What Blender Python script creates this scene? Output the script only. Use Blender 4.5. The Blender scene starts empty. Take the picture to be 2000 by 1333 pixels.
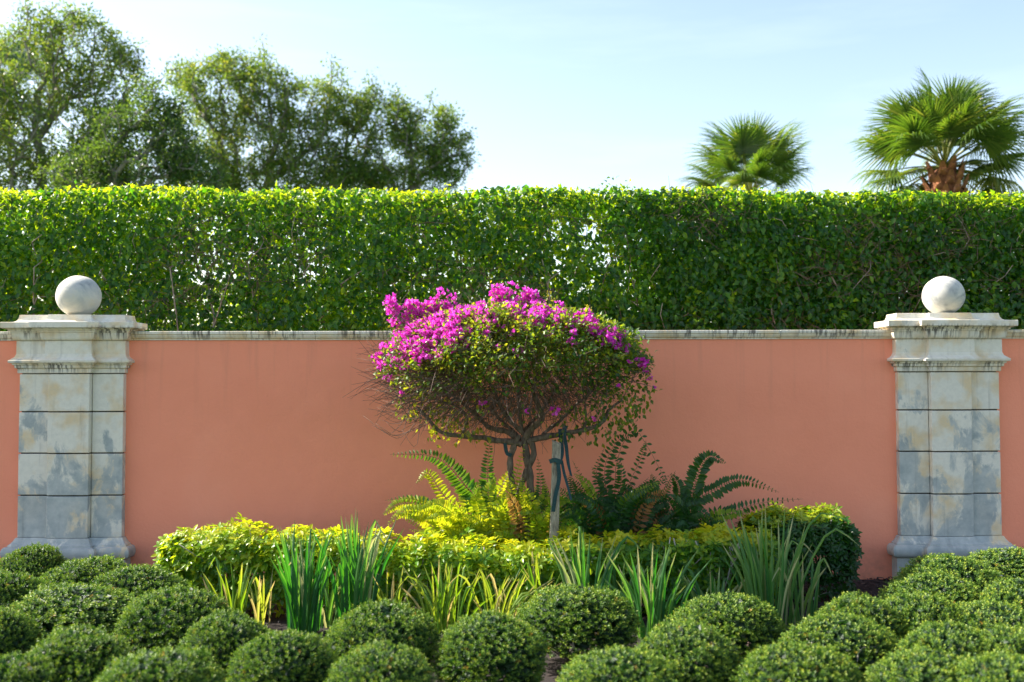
import bpy, math, random
import numpy as np
from mathutils import Vector, Matrix, noise as mn

rnd = random.Random(11)
rng = np.random.default_rng(11)
S = bpy.context.scene
C = S.collection

# ------------------------------------------------------------------ camera
CAM = np.array([0.0, -8.2, 1.6]); FPX = 2000.0
PITCH = math.atan(73.5 / FPX); ROLL = math.radians(-0.12)
cam_d = bpy.data.cameras.new('camera'); cam = bpy.data.objects.new('camera', cam_d); C.objects.link(cam)
cam_d.lens = 36.0; cam_d.sensor_width = 36.0; cam_d.clip_end = 2000; cam_d.clip_start = 0.05
MROT = Matrix.Rotation(math.radians(90) + PITCH, 3, 'X') @ Matrix.Rotation(ROLL, 3, 'Z')
cam.matrix_world = Matrix.Translation(Vector(CAM)) @ MROT.to_4x4()
cam_d.dof.use_dof = True; cam_d.dof.focus_distance = 7.7; cam_d.dof.aperture_fstop = 1.7
S.camera = cam
_M = np.array(MROT)

def ray(px, py):
    return _M @ np.array([(px - 1000) / FPX, (666.5 - py) / FPX, -1.0])
def P(px, py, Y):
    """point of the plane y = Y that the photograph shows at pixel px, py"""
    r = ray(px, py); return CAM + r * ((Y - CAM[1]) / r[1])
def G(px, py, Z):
    r = ray(px, py); return CAM + r * ((Z - CAM[2]) / r[2])

# ------------------------------------------------------------------ light
SUN_EL, SUN_AZ = math.radians(38), math.radians(15)      # azimuth: degrees behind the wall's own plane, from the left
sv = Vector((-math.cos(SUN_AZ) * math.cos(SUN_EL), math.sin(SUN_AZ) * math.cos(SUN_EL), math.sin(SUN_EL)))
W = bpy.data.worlds.new('World'); S.world = W; W.use_nodes = True
nt = W.node_tree; bg = nt.nodes['Background']; sky = nt.nodes.new('ShaderNodeTexSky')
sky.sky_type = 'NISHITA'; sky.sun_disc = False; sky.sun_elevation = SUN_EL
sky.sun_rotation = math.atan2(sv.x, sv.y)
sky.air_density = 1.0; sky.dust_density = 1.1; sky.ozone_density = 1.1
hs = nt.nodes.new('ShaderNodeHueSaturation'); hs.inputs['Saturation'].default_value = 1.0
nt.links.new(sky.outputs[0], hs.inputs['Color'])
wb = nt.nodes.new('ShaderNodeMix'); wb.data_type = 'RGBA'; wb.blend_type = 'MULTIPLY'; wb.inputs[0].default_value = 1; wb.inputs[7].default_value = (1.0, .905, .83, 1)
nt.links.new(hs.outputs[0], wb.inputs[6])
# thin high cirrus over the whole sky
wtc = nt.nodes.new('ShaderNodeTexCoord'); wmp = nt.nodes.new('ShaderNodeMapping'); wmp.inputs['Scale'].default_value = (1.2, 1.2, 9); wmp.inputs['Rotation'].default_value = (0, .12, 0)
wn = nt.nodes.new('ShaderNodeTexNoise'); wn.inputs['Scale'].default_value = 2.2; wn.inputs['Detail'].default_value = 8; wn.inputs['Roughness'].default_value = .6
wr = nt.nodes.new('ShaderNodeMapRange'); wr.inputs[1].default_value = .5; wr.inputs[2].default_value = .8; wr.inputs[4].default_value = .07
wc = nt.nodes.new('ShaderNodeMix'); wc.data_type = 'RGBA'; wc.inputs[7].default_value = (7.0, 7.2, 7.4, 1)
nt.links.new(wtc.outputs['Generated'], wmp.inputs[0]); nt.links.new(wmp.outputs[0], wn.inputs['Vector']); nt.links.new(wn.outputs[0], wr.inputs[0])
nt.links.new(wr.outputs[0], wc.inputs[0]); nt.links.new(wb.outputs[2], wc.inputs[6]); nt.links.new(wc.outputs[2], bg.inputs[0]); bg.inputs[1].default_value = 0.13
sl = bpy.data.lights.new('sun', 'SUN'); sl.energy = 5.0; sl.angle = math.radians(0.5); sl.color = (1, .93, .82)
so = bpy.data.objects.new('sun', sl); C.objects.link(so); so.rotation_euler = sv.to_track_quat('Z', 'Y').to_euler()
S.view_settings.view_transform = 'Standard'; S.view_settings.look = 'None'
S.view_settings.gamma = 1; S.view_settings.exposure = 1.5
S.cycles.max_bounces = 7; S.cycles.diffuse_bounces = 4; S.cycles.transmission_bounces = 5
S.cycles.sample_clamp_indirect = 8; S.cycles.use_denoising = True

# ------------------------------------------------------------------ helpers
def tag(o, label=None, cat=None, group=None, kind=None):
    if label: o['label'] = label
    if cat: o['category'] = cat
    if group: o['group'] = group
    if kind: o['kind'] = kind
    return o
def empty(name, loc=(0, 0, 0), label=None, cat=None, group=None):
    o = bpy.data.objects.new(name, None); C.objects.link(o); o.location = loc; o.empty_display_size = .1
    return tag(o, label, cat, group)
def link(name, me, parent=None, loc=None):
    o = bpy.data.objects.new(name, me); C.objects.link(o)
    if parent is not None:
        o.parent = parent
        if loc is None: o.location = -Vector(parent.location)    # world-space mesh under a located Empty
    if loc is not None: o.location = loc
    return o
def mesh(name, V, F, mat, tint=None, smooth=False, mats=None, mi=None):
    """V (n,3), F (m,k) all the same size k"""
    V = np.asarray(V, dtype=np.float32); F = np.asarray(F, dtype=np.int32)
    me = bpy.data.meshes.new(name); k = F.shape[1]
    me.vertices.add(len(V)); me.vertices.foreach_set('co', V.ravel())
    me.loops.add(F.size); me.loops.foreach_set('vertex_index', F.ravel())
    me.polygons.add(len(F)); me.polygons.foreach_set('loop_start', np.arange(0, F.size, k, dtype=np.int32))
    me.polygons.foreach_set('use_smooth', np.full(len(F), smooth, dtype=bool))
    if tint is not None:
        a = me.attributes.new('tint', 'FLOAT', 'POINT'); a.data.foreach_set('value', np.asarray(tint, dtype=np.float32))
    me.materials.append(mat)
    for m in (mats or []): me.materials.append(m)
    if mi is not None: me.polygons.foreach_set('material_index', np.asarray(mi, dtype=np.int32))
    me.update(calc_edges=True)
    return me
def join(parts):
    """parts: list of (V, F, tint) with equal face size"""
    Vs, Fs, Ts, n = [], [], [], 0
    for V, F, T in parts:
        Vs.append(V); Fs.append(np.asarray(F) + n); Ts.append(T); n += len(V)
    return np.concatenate(Vs), np.concatenate(Fs), np.concatenate(Ts)
def unit(v):
    return v / np.maximum(np.linalg.norm(v, axis=-1, keepdims=True), 1e-9)

# leaf templates: y along the blade, z the normal
def T_leaf(w=.3, fold=.08, droop=.12):
    V = np.array([[0, 0, 0], [-w, .42, fold], [0, .5, 0], [w, .42, fold], [0, 1, -droop]], float)
    F = np.array([[0, 2, 1], [2, 4, 1], [0, 3, 2], [2, 3, 4]]); return V, F
def T_leaf2(w=.3, fold=.08, droop=.08):
    V = np.array([[0, 0, 0], [-w, .45, fold], [w, .45, fold], [0, 1, -droop]], float)
    return V, np.array([[0, 3, 1], [0, 2, 3]])
def T_leafbig(w=.22, fold=.07, droop=.25):
    V = [[0, 0, 0]]; ys = [.22, .5, .78]; ws = [w * .72, w, w * .62]
    for y, ww in zip(ys, ws):
        z = -droop * y * y
        V += [[-ww, y, z + fold * ww / w], [0, y, z], [ww, y, z + fold * ww / w]]
    V.append([0, 1, -droop])
    F = [[0, 2, 1], [0, 3, 2]]
    for i in (0, 1):
        a = 1 + 3 * i
        F += [[a, a + 1, a + 4], [a, a + 4, a + 3], [a + 1, a + 2, a + 5], [a + 1, a + 5, a + 4]]
    F += [[7, 8, 10], [8, 9, 10]]
    return np.array(V, float), np.array(F)
def frames(d, n):
    d = unit(d); x = unit(np.cross(d, n)); z = np.cross(x, d); return np.stack([x, d, z], axis=-1)
def scatter(T, pos, d, n, s, tint):
    V0, F0 = T; N = len(pos); R = frames(d, n); s = np.broadcast_to(np.asarray(s), (N,))
    V = np.einsum('nij,kj->nki', R, V0) * s[:, None, None] + pos[:, None, :]
    F = F0[None] + (np.arange(N) * len(V0))[:, None, None]
    return V.reshape(-1, 3), F.reshape(-1, 3), np.repeat(np.broadcast_to(tint, (N,)), len(V0))
def rand_unit(N): return unit(rng.normal(size=(N, 3)))

def tube(pts, rad, k=8):
    """continuous tube, triangulated"""
    pts = np.asarray(pts, float); n = len(pts); rad = np.broadcast_to(rad, (n,))
    t = unit(np.gradient(pts, axis=0)); u = np.cross(t[0], [0.3, 1, .1]); u /= np.linalg.norm(u)
    V = []
    for i in range(n):
        u = u - t[i] * np.dot(u, t[i]); u /= np.linalg.norm(u); w = np.cross(t[i], u)
        a = np.arange(k) * 2 * math.pi / k
        V.append(pts[i] + rad[i] * (np.cos(a)[:, None] * u + np.sin(a)[:, None] * w))
    V = np.concatenate(V + [pts[-1:]]); F = []
    for i in range(n - 1):
        for j in range(k):
            a, b = i * k + j, i * k + (j + 1) % k; F += [[a, b, b + k], [a, b + k, a + k]]
    for j in range(k): F.append([(n - 1) * k + j, (n - 1) * k + (j + 1) % k, n * k])
    return V, np.array(F), np.zeros(len(V))
def frusta(A, B, ra, rb, k=4):
    """many separate tapered segments at once"""
    N = len(A); t = unit(B - A); h = np.where(np.abs(t[:, 2:3]) > .9, [[1., 0, 0]], [[0, 0, 1.]])
    u = unit(np.cross(t, h)); w = np.cross(t, u); a = np.arange(k) * 2 * math.pi / k
    ring = np.cos(a)[None, :, None] * u[:, None] + np.sin(a)[None, :, None] * w[:, None]
    V = np.concatenate([A[:, None] + ring * ra[:, None, None], B[:, None] + ring * rb[:, None, None]], 1)
    F = []
    for j in range(k):
        b = (j + 1) % k; F += [[j, b, b + k], [j, b + k, j + k]]
    F = np.array(F)[None] + (np.arange(N) * 2 * k)[:, None, None]
    V = V.reshape(-1, 3); return V, F.reshape(-1, 3), np.zeros(len(V))
def curve(pts, n):
    """Catmull-Rom through points"""
    p = np.asarray(pts, float)
    if len(p) == 2: return p[0] + (p[1] - p[0]) * np.linspace(0, 1, n)[:, None]
    q = np.vstack([2 * p[0] - p[1], p, 2 * p[-1] - p[-2]]); out = []
    for s in np.linspace(0, len(p) - 1 - 1e-6, n):
        i = int(s); t = s - i; a, b, c, d = q[i:i + 4]
        out.append(.5 * (2 * b + (c - a) * t + (2 * a - 5 * b + 4 * c - d) * t * t + (3 * b - a - 3 * c + d) * t ** 3))
    return np.array(out)

class Skeleton:
    def __init__(s): s.p = []; s.par = []; s.d = []; s.l = []
    def add(s, p, par, d=None):
        p = np.asarray(p, float)
        if par < 0: s.d.append(np.array([0, 0, 1.])); s.l.append(0.)
        else:
            v = p - s.p[par]; L = np.linalg.norm(v); s.d.append(v / max(L, 1e-6)); s.l.append(s.l[par] + L)
        s.p.append(p); s.par.append(par); return len(s.p) - 1
    def path(s, pts, start=-1):
        i = start
        for p in pts: i = s.add(p, i)
        return i
    def grow(s, targets, step, w=.35, bend=.45, jit=.12):
        root = s.p[0]; targets = sorted(targets, key=lambda t: np.linalg.norm(t - root)); tips = []
        for t in targets:
            A = np.array(s.p); L = np.array(s.l); D = np.linalg.norm(A - t, axis=1)
            V = t - A; back = np.einsum('ij,ij->i', V, np.array(s.d)) / np.maximum(D, 1e-6)
            i = int(np.argmin(D * (1 + .35 * (1 - back)) + w * L)); dist = D[i]; a = s.p[i]; c = a + s.d[i] * dist * bend
            n = max(1, int(dist / step)); j = i
            for k in range(1, n + 1):
                u = k / n; q = (1 - u) ** 2 * a + 2 * u * (1 - u) * c + u * u * t
                if k < n: q = q + rng.normal(size=3) * step * jit
                j = s.add(q, j)
            tips.append(j)
        return tips
    def radii(s, tip, e=2.2, cap=None):
        n = len(s.p); acc = np.zeros(n); kids = np.zeros(n, int)
        for i in range(n):
            if s.par[i] >= 0: kids[s.par[i]] += 1
        for i in range(n - 1, -1, -1):
            if kids[i] == 0: acc[i] = tip ** e
            if s.par[i] >= 0: acc[s.par[i]] += acc[i]
        r = acc ** (1 / e)
        return np.minimum(r, cap) if cap else r
    def edges(s, r):
        par = np.array(s.par); i = np.nonzero(par >= 0)[0]; A = np.array(s.p); ra = np.minimum(r[par[i]], r[i] * 1.35)
        return A[par[i]], A[i], ra, r[i]

# ------------------------------------------------------------------ materials
def newmat(name):
    m = bpy.data.materials.new(name); m.use_nodes = True; nt = m.node_tree
    b = nt.nodes['Principled BSDF']; return m, nt, b
def ramp(nt, stops):
    r = nt.nodes.new('ShaderNodeValToRGB'); e = r.color_ramp.elements
    while len(e) < len(stops): e.new(.5)
    for x, (p, c) in zip(e, stops): x.position = p; x.color = (*c, 1)
    return r
def noise(nt, scale, detail=5, rough=.55, vec=None, dist=0):
    n = nt.nodes.new('ShaderNodeTexNoise'); n.inputs['Scale'].default_value = scale; n.inputs['Detail'].default_value = detail
    n.inputs['Roughness'].default_value = rough; n.inputs['Distortion'].default_value = dist
    if vec is not None: nt.links.new(vec, n.inputs['Vector'])
    return n
def leafmat(name, cols, trans, mix=.45, rough=.4, spec=.5):
    """leaf: colours picked by the per-leaf tint; translucent share shows when lit from behind"""
    m, nt, b = newmat(name); L = nt.links
    at = nt.nodes.new('ShaderNodeAttribute'); at.attribute_name = 'tint'
    n = len(cols); r = ramp(nt, [(i / max(1, n - 1), c) for i, c in enumerate(cols)]); L.new(at.outputs['Fac'], r.inputs[0])
    r2 = ramp(nt, [(i / max(1, n - 1), c) for i, c in enumerate(trans)]); L.new(at.outputs['Fac'], r2.inputs[0])
    L.new(r.outputs[0], b.inputs['Base Color']); b.inputs['Roughness'].default_value = rough
    b.inputs['Specular IOR Level'].default_value = spec
    t = nt.nodes.new('ShaderNodeBsdfTranslucent'); L.new(r2.outputs[0], t.inputs[0])
    mx = nt.nodes.new('ShaderNodeMixShader'); mx.inputs[0].default_value = mix
    L.new(b.outputs[0], mx.inputs[1]); L.new(t.outputs[0], mx.inputs[2]); L.new(mx.outputs[0], nt.nodes['Material Output'].inputs[0])
    return m
def barkmat(name, c1, c2, scale=30):
    m, nt, b = newmat(name); tc = nt.nodes.new('ShaderNodeTexCoord')
    mp = nt.nodes.new('ShaderNodeMapping'); mp.inputs['Scale'].default_value = (1, 1, .25); nt.links.new(tc.outputs['Object'], mp.inputs[0])
    n = noise(nt, scale, 6, .65, mp.outputs[0]); r = ramp(nt, [(.35, c1), (.68, c2)]); nt.links.new(n.outputs[0], r.inputs[0])
    nt.links.new(r.outputs[0], b.inputs['Base Color']); b.inputs['Roughness'].default_value = .85
    bp = nt.nodes.new('ShaderNodeBump'); bp.inputs['Strength'].default_value = .6; bp.inputs['Distance'].default_value = .01
    nt.links.new(n.outputs[0], bp.inputs['Height']); nt.links.new(bp.outputs[0], b.inputs['Normal']); return m

M = {}
M['hedge'] = leafmat('hedge leaf', [(.010, .045, .007), (.018, .085, .009), (.035, .14, .011), (.10, .24, .015), (.22, .33, .02)],
                     [(.06, .22, .004), (.14, .40, .006), (.34, .58, .008), (.62, .80, .012), (.80, .88, .02)], .5, .34)
M['golden'] = leafmat('golden leaf', [(.03, .11, .012), (.08, .22, .015), (.26, .40, .02), (.50, .50, .02)],
                      [(.15, .40, .01), (.40, .62, .01), (.62, .72, .015), (.80, .72, .02)], .5, .38)
M['dark_shrub'] = leafmat('dark shrub leaf', [(.015, .07, .012), (.03, .12, .015), (.06, .18, .015), (.30, .38, .02)],
                      [(.08, .25, .01), (.15, .36, .01), (.30, .5, .01), (.6, .65, .02)], .4, .35)
M['box'] = leafmat('boxwood leaf', [(.012, .040, .010), (.040, .11, .014), (.14, .24, .022), (.32, .40, .035), (.36, .24, .03)],
                   [(.04, .14, .01), (.10, .26, .015), (.20, .38, .02), (.32, .46, .02), (.5, .3, .02)], .20, .52, .4)
M['oak'] = leafmat('oak leaf', [(.022, .065, .03), (.04, .105, .032), (.08, .16, .035), (.14, .23, .04), (.24, .27, .05)],
                   [(.06, .13, .015), (.14, .25, .02), (.26, .40, .03), (.38, .48, .04), (.50, .46, .04)], .42, .4)
M['pine'] = leafmat('pine needle', [(.03, .08, .04), (.06, .12, .05)], [(.08, .2, .06), (.12, .22, .06)], .3)
M['boug'] = leafmat('bougainvillea leaf', [(.018, .06, .012), (.04, .11, .012), (.10, .17, .015), (.24, .25, .02)],
                    [(.10, .28, .01), (.28, .46, .015), (.55, .6, .02), (.75, .62, .03)], .45, .38)
M['bract'] = leafmat('magenta bract', [(.52, .015, .34), (.72, .04, .55), (.86, .14, .72)], [(.75, .02, .5), (.95, .08, .75), (1.0, .25, .9)], .45, .6, .25)
M['fern_lit'] = leafmat('sunlit fern', [(.05, .16, .01), (.16, .28, .012), (.34, .40, .015)], [(.25, .5, .01), (.55, .7, .015), (.8, .75, .02)], .5, .45)  # fern in the sun: yellow backlight put into the colour
M['fern'] = leafmat('dark fern', [(.01, .05, .012), (.018, .085, .015), (.05, .14, .015)], [(.04, .2, .01), (.12, .34, .01), (.3, .5, .015)], .4, .42)  # same fern under the crown: its shade put into the colour
M['fern_dry'] = leafmat('dry fern', [(.16, .06, .02), (.26, .12, .03), (.30, .18, .05)], [(.5, .2, .03), (.6, .3, .05), (.6, .4, .1)], .35, .6)
M['iris'] = leafmat('blue green blade', [(.018, .085, .03), (.04, .15, .035), (.14, .28, .08), (.40, .46, .22)], [(.05, .30, .01), (.12, .42, .015), (.3, .5, .05), (.6, .55, .2)], .42, .42)
M['lily'] = leafmat('yellow green blade', [(.04, .13, .015), (.10, .22, .02), (.22, .32, .04), (.48, .42, .18)], [(.2, .45, .01), (.4, .6, .015), (.6, .68, .04), (.8, .6, .2)], .45, .42)
M['palm'] = leafmat('palm leaflet', [(.03, .07, .016), (.06, .11, .022), (.12, .16, .035), (.30, .28, .09)], [(.08, .2, .01), (.18, .32, .015), (.38, .44, .03), (.6, .5, .1)], .38, .36, .6)
M['grass'] = leafmat('lawn', [(.04, .1, .015), (.07, .14, .02)], [(.1, .2, .02), (.2, .3, .02)], .2)
M['bark_oak'] = barkmat('oak bark', (.12, .105, .09), (.32, .29, .25), 12)
M['bark_hedge'] = barkmat('hedge stem bark', (.14, .11, .08), (.38, .34, .28), 40)
M['bark_boug'] = barkmat('bougainvillea bark', (.05, .035, .025), (.20, .15, .11), 45)
M['twig_boug'] = barkmat('twig', (.07, .045, .035), (.19, .125, .09), 60)
M['bark_gray'] = barkmat('gray stem', (.20, .18, .15), (.42, .39, .33), 60)
M['post'] = barkmat('weathered post', (.14, .12, .09), (.42, .38, .29), 55)
M['palm_trunk'] = barkmat('palm boots', (.09, .03, .012), (.34, .13, .05), 9)

def stonemat():
    m, nt, b = newmat('cast stone'); L = nt.links; geo = nt.nodes.new('ShaderNodeNewGeometry'); pos = geo.outputs['Position']
    sep = nt.nodes.new('ShaderNodeSeparateXYZ'); L.new(pos, sep.inputs[0])
    def math_(op, a, c, clamp=False):
        n = nt.nodes.new('ShaderNodeMath'); n.operation = op; n.use_clamp = clamp
        for k, v in ((0, a), (1, c)):
            if isinstance(v, (int, float)): n.inputs[k].default_value = v
            else: L.new(v, n.inputs[k])
        return n.outputs[0]
    def mapr(v, a, c, d=0, e=1):
        n = nt.nodes.new('ShaderNodeMapRange'); L.new(v, n.inputs[0])
        for k, x in zip((1, 2, 3, 4), (a, c, d, e)): n.inputs[k].default_value = x
        return n.outputs[0]
    def mix(f, a, c):
        n = nt.nodes.new('ShaderNodeMix'); n.data_type = 'RGBA'
        for k, v in ((0, f), (6, a), (7, c)):
            if isinstance(v, (int, float)): n.inputs[k].default_value = v
            elif isinstance(v, tuple): n.inputs[k].default_value = (*v, 1)
            else: L.new(v, n.inputs[k])
        return n.outputs[2]
    z = sep.outputs[2]
    # cream to ochre body
    n1 = noise(nt, 5.5, 4, .5, pos); body = mix(mapr(n1.outputs[0], .47, .66), (.74, .70, .60), (.70, .55, .34))
    n1b = noise(nt, 28, 6, .6, pos); body = mix(math_('MULTIPLY', mapr(n1b.outputs[0], .4, .75), .35), body, (.48, .46, .40))
    # blue grey lichen with a ragged edge: more of it low down on the shaft
    mps = nt.nodes.new('ShaderNodeMapping'); mps.inputs['Scale'].default_value = (1.25, 1.25, .75); L.new(pos, mps.inputs[0]); n2 = noise(nt, 3.6, 8, .66, mps.outputs[0], .35)
    lo = mapr(z, .25, 1.7, .15, -.10)
    g = math_('ADD', n2.outputs[0], lo); g = mapr(g, .53, .60)
    gcol = mix(mapr(noise(nt, 11, 5, .6, pos).outputs[0], .35, .68), (.27, .315, .325), (.47, .50, .485))
    col = mix(math_('MULTIPLY', g, .85), body, gcol)
    # runs of black under the mouldings
    mp = nt.nodes.new('ShaderNodeMapping'); mp.inputs['Scale'].default_value = (1, .4, .06); L.new(pos, mp.inputs[0])
    n3 = noise(nt, 55, 3, .5, mp.outputs[0]); n3b = noise(nt, 3, 2, .5, pos)
    band = math_('MAXIMUM', math_('MULTIPLY', mapr(z, 1.88, 1.96), mapr(z, 2.03, 2.0)), math_('MULTIPLY', mapr(z, 1.63, 1.70), mapr(z, 1.74, 1.72)))
    f = math_('MULTIPLY', mapr(n3.outputs[0], .48, .60), math_('MULTIPLY', band, mapr(n3b.outputs[0], .36, .54)))
    n4 = noise(nt, 22, 3, .5, mp.outputs[0]); f2 = math_('MULTIPLY', mapr(n4.outputs[0], .6, .78), .35)
    col = mix(math_('MULTIPLY', math_('MAXIMUM', f, f2), .85), col, (.07, .065, .06))
    L.new(col, b.inputs['Base Color']); b.inputs['Roughness'].default_value = .85; b.inputs['Specular IOR Level'].default_value = .3
    nb = noise(nt, 90, 8, .7, pos); bp = nt.nodes.new('ShaderNodeBump'); bp.inputs['Strength'].default_value = .35; bp.inputs['Distance'].default_value = .006
    L.new(nb.outputs[0], bp.inputs['Height']); L.new(bp.outputs[0], b.inputs['Normal'])
    return m
M['stone'] = stonemat()
M['mortar'] = None
def ballmat():
    m, nt, b = newmat('stone ball'); L = nt.links; geo = nt.nodes.new('ShaderNodeNewGeometry'); pos = geo.outputs['Position']
    n = noise(nt, 6, 7, .6, pos, .6); r = ramp(nt, [(.30, (.24, .25, .25)), (.42, (.46, .46, .43)), (.55, (.60, .57, .50)), (.70, (.62, .53, .40))]); L.new(n.outputs[0], r.inputs[0])
    L.new(r.outputs[0], b.inputs['Base Color']); b.inputs['Roughness'].default_value = .8
    nb = noise(nt, 40, 8, .7, pos); bp = nt.nodes.new('ShaderNodeBump'); bp.inputs['Strength'].default_value = .35; bp.inputs['Distance'].default_value = .008
    L.new(nb.outputs[0], bp.inputs['Height']); L.new(bp.outputs[0], b.inputs['Normal']); return m
M['ball'] = ballmat()
def plaster():
    m, nt, b = newmat('coral stucco'); L = nt.links; geo = nt.nodes.new('ShaderNodeNewGeometry'); pos = geo.outputs['Position']
    n = noise(nt, 1.1, 6, .6, pos); r = ramp(nt, [(.3, (.89, .30, .18)), (.55, (.92, .32, .195)), (.75, (.94, .345, .215))]); L.new(n.outputs[0], r.inputs[0])
    mp = nt.nodes.new('ShaderNodeMapping'); mp.inputs['Scale'].default_value = (1, 1, .07); L.new(pos, mp.inputs[0])
    d = noise(nt, 9, 4, .6, mp.outputs[0]); sep = nt.nodes.new('ShaderNodeSeparateXYZ'); L.new(pos, sep.inputs[0])
    def mr(v, a, c, e=1.0):
        q = nt.nodes.new('ShaderNodeMapRange'); L.new(v, q.inputs[0]); q.inputs[1].default_value = a; q.inputs[2].default_value = c; q.inputs[4].default_value = e; return q.outputs[0]
    def mul(a, c):
        q = nt.nodes.new('ShaderNodeMath'); q.operation = 'MULTIPLY'; L.new(a, q.inputs[0]); L.new(c, q.inputs[1]); return q.outputs[0]
    streak = mul(mr(d.outputs[0], .54, .75, .30), mr(sep.outputs[2], 1.1, 1.92))      # faint drips from the coping
    sp = noise(nt, 14, 5, .65, pos); splash = mul(mr(sp.outputs[0], .42, .7, .45), mr(sep.outputs[2], .28, 0.0))
    x1 = nt.nodes.new('ShaderNodeMix'); x1.data_type = 'RGBA'; L.new(streak, x1.inputs[0]); L.new(r.outputs[0], x1.inputs[6]); x1.inputs[7].default_value = (.42, .19, .13, 1)
    x2 = nt.nodes.new('ShaderNodeMix'); x2.data_type = 'RGBA'; L.new(splash, x2.inputs[0]); L.new(x1.outputs[2], x2.inputs[6]); x2.inputs[7].default_value = (.30, .15, .11, 1)
    L.new(x2.outputs[2], b.inputs['Base Color']); b.inputs['Roughness'].default_value = .9; b.inputs['Specular IOR Level'].default_value = .2
    nb = noise(nt, 45, 8, .7, pos); nc = noise(nt, 3.5, 3, .5, pos); ad = nt.nodes.new('ShaderNodeMath'); ad.operation = 'MULTIPLY_ADD'; L.new(nc.outputs[0], ad.inputs[0]); ad.inputs[1].default_value = 2.5; L.new(nb.outputs[0], ad.inputs[2])
    bp = nt.nodes.new('ShaderNodeBump'); bp.inputs['Strength'].default_value = .5; bp.inputs['Distance'].default_value = .008
    L.new(ad.outputs[0], bp.inputs['Height']); L.new(bp.outputs[0], b.inputs['Normal']); return m
M['plaster'] = plaster()
def flat(name, c, rough=.9, sc=20, c2=None):
    m, nt, b = newmat(name); tc = nt.nodes.new('ShaderNodeNewGeometry'); n = noise(nt, sc, 5, .6, tc.outputs['Position'])
    r = ramp(nt, [(.35, c), (.65, c2 or tuple(x * 1.6 for x in c))]); nt.links.new(n.outputs[0], r.inputs[0])
    nt.links.new(r.outputs[0], b.inputs['Base Color']); b.inputs['Roughness'].default_value = rough; return m
M['mulch'] = flat('dark mulch soil', (.010, .007, .006), .95, 30, (.03, .019, .016))
M['chip'] = leafmat('mulch chip', [(.015, .011, .011), (.035, .025, .024), (.08, .05, .04), (.22, .13, .09)], [(.02, .01, .01)] * 4, .02, .75)
M['strap'] = flat('green webbing strap', (.008, .034, .038), .8, 80, (.015, .06, .065))
M['lawn'] = flat('grass ground', (.04, .085, .015), .95, 3, (.07, .12, .02))

M['mortar'] = flat('dirty mortar', (.025, .020, .019), .95, 20, (.06, .057, .05))

# ------------------------------------------------------------------ setting
def sheet(name, x0, x1, y0, y1, z, mat, nx=2, ny=2, bump=0):
    X, Y = np.meshgrid(np.linspace(x0, x1, nx), np.linspace(y0, y1, ny)); Z = np.full(X.shape, z)
    if bump:
        for i in range(ny):
            for j in range(nx): Z[i, j] += bump * mn.noise(Vector((X[i, j] * 3, Y[i, j] * 3, 0)))
    V = np.stack([X, Y, Z], -1).reshape(-1, 3); F = []
    for i in range(ny - 1):
        for j in range(nx - 1):
            a = i * nx + j; F.append([a, a + 1, a + nx + 1, a + nx])
    return link(name, mesh(name, V, F, mat, smooth=True))
tag(sheet('ground', -600, 600, -600, 600, -.03, M['lawn']), kind='structure')
tag(sheet('mulch_bed', -7, 7, -7.5, .07, 0, M['mulch'], 180, 100, .012), kind='structure')
# loose chips on the mulch, thickest where the bed lies open
N = 9000
px = np.concatenate([rng.uniform(1.2, 3.4, N // 2), rng.uniform(-4.5, 4.5, N // 2)])
py = np.concatenate([rng.uniform(-2.6, -.03, N // 2), rng.uniform(-4.4, -.03, N // 2)])
d = rand_unit(N); d[:, 2] *= .25; nn = rand_unit(N) * .35 + [0, 0, 1]
box = (np.array([[-.16, 0, 0], [.16, .1, 0], [.12, 1, .05], [-.14, .9, 0], [0, .5, .09]], float), np.array([[0, 1, 4], [1, 2, 4], [2, 3, 4], [3, 0, 4]]))
V, F, T = scatter(box, np.stack([px, py, rng.uniform(.006, .022, N)], 1), d, nn, rng.uniform(.02, .055, N), rng.beta(1.3, 3, N))
tag(link('mulch_chips', mesh('mulch_chips', V, F, M['chip'], T)), 'dark shredded bark mulch chips covering the planting bed', 'mulch', kind='stuff')

# ------------------------------------------------------------------ wall
def prism(pts, x0, x1, mat, name, bev=0):
    """profile pts (y,z) extruded along x, closed"""
    n = len(pts); V = [[x, p[0], p[1]] for x in (x0, x1) for p in pts]
    me = bpy.data.meshes.new(name); F = [[i, (i + 1) % n, n + (i + 1) % n, n + i] for i in range(n)] + [list(range(n))[::-1], list(range(n, 2 * n))]
    me.from_pydata([tuple(v) for v in V], [], F); me.materials.append(mat); me.update(); return me
wall = empty('garden_wall', (0, 0, 0), 'coral stucco garden wall with weathered stone coping running behind the plants', 'wall')
link('stucco_panel', prism([(0, -.02), (0, 1.912), (.14, 1.912), (.14, -.02)], -7.5, 7.5, M['plaster'], 'stucco'), wall)
ZT = P(600, 647, -.045)[2]
prof = [(-.012, 1.9125), (-.012, 1.922), (-.026, 1.930), (-.034, 1.944), (-.036, 1.956), (-.046, 1.960), (-.047, ZT - .003), (-.044, ZT),
        (.184, ZT), (.187, ZT - .003), (.187, 1.957), (.15, 1.9125)]
x = -7.5; k = 0
while x < 7.4:
    L_ = rnd.uniform(.50, .58)
    me = prism(prof, x + .002, min(x + L_, 7.5) - .002, M['stone'], 'coping_stone')
    o = link('coping_stone', me, wall); o.location.z += rnd.uniform(-.001, .001); x += L_

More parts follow.
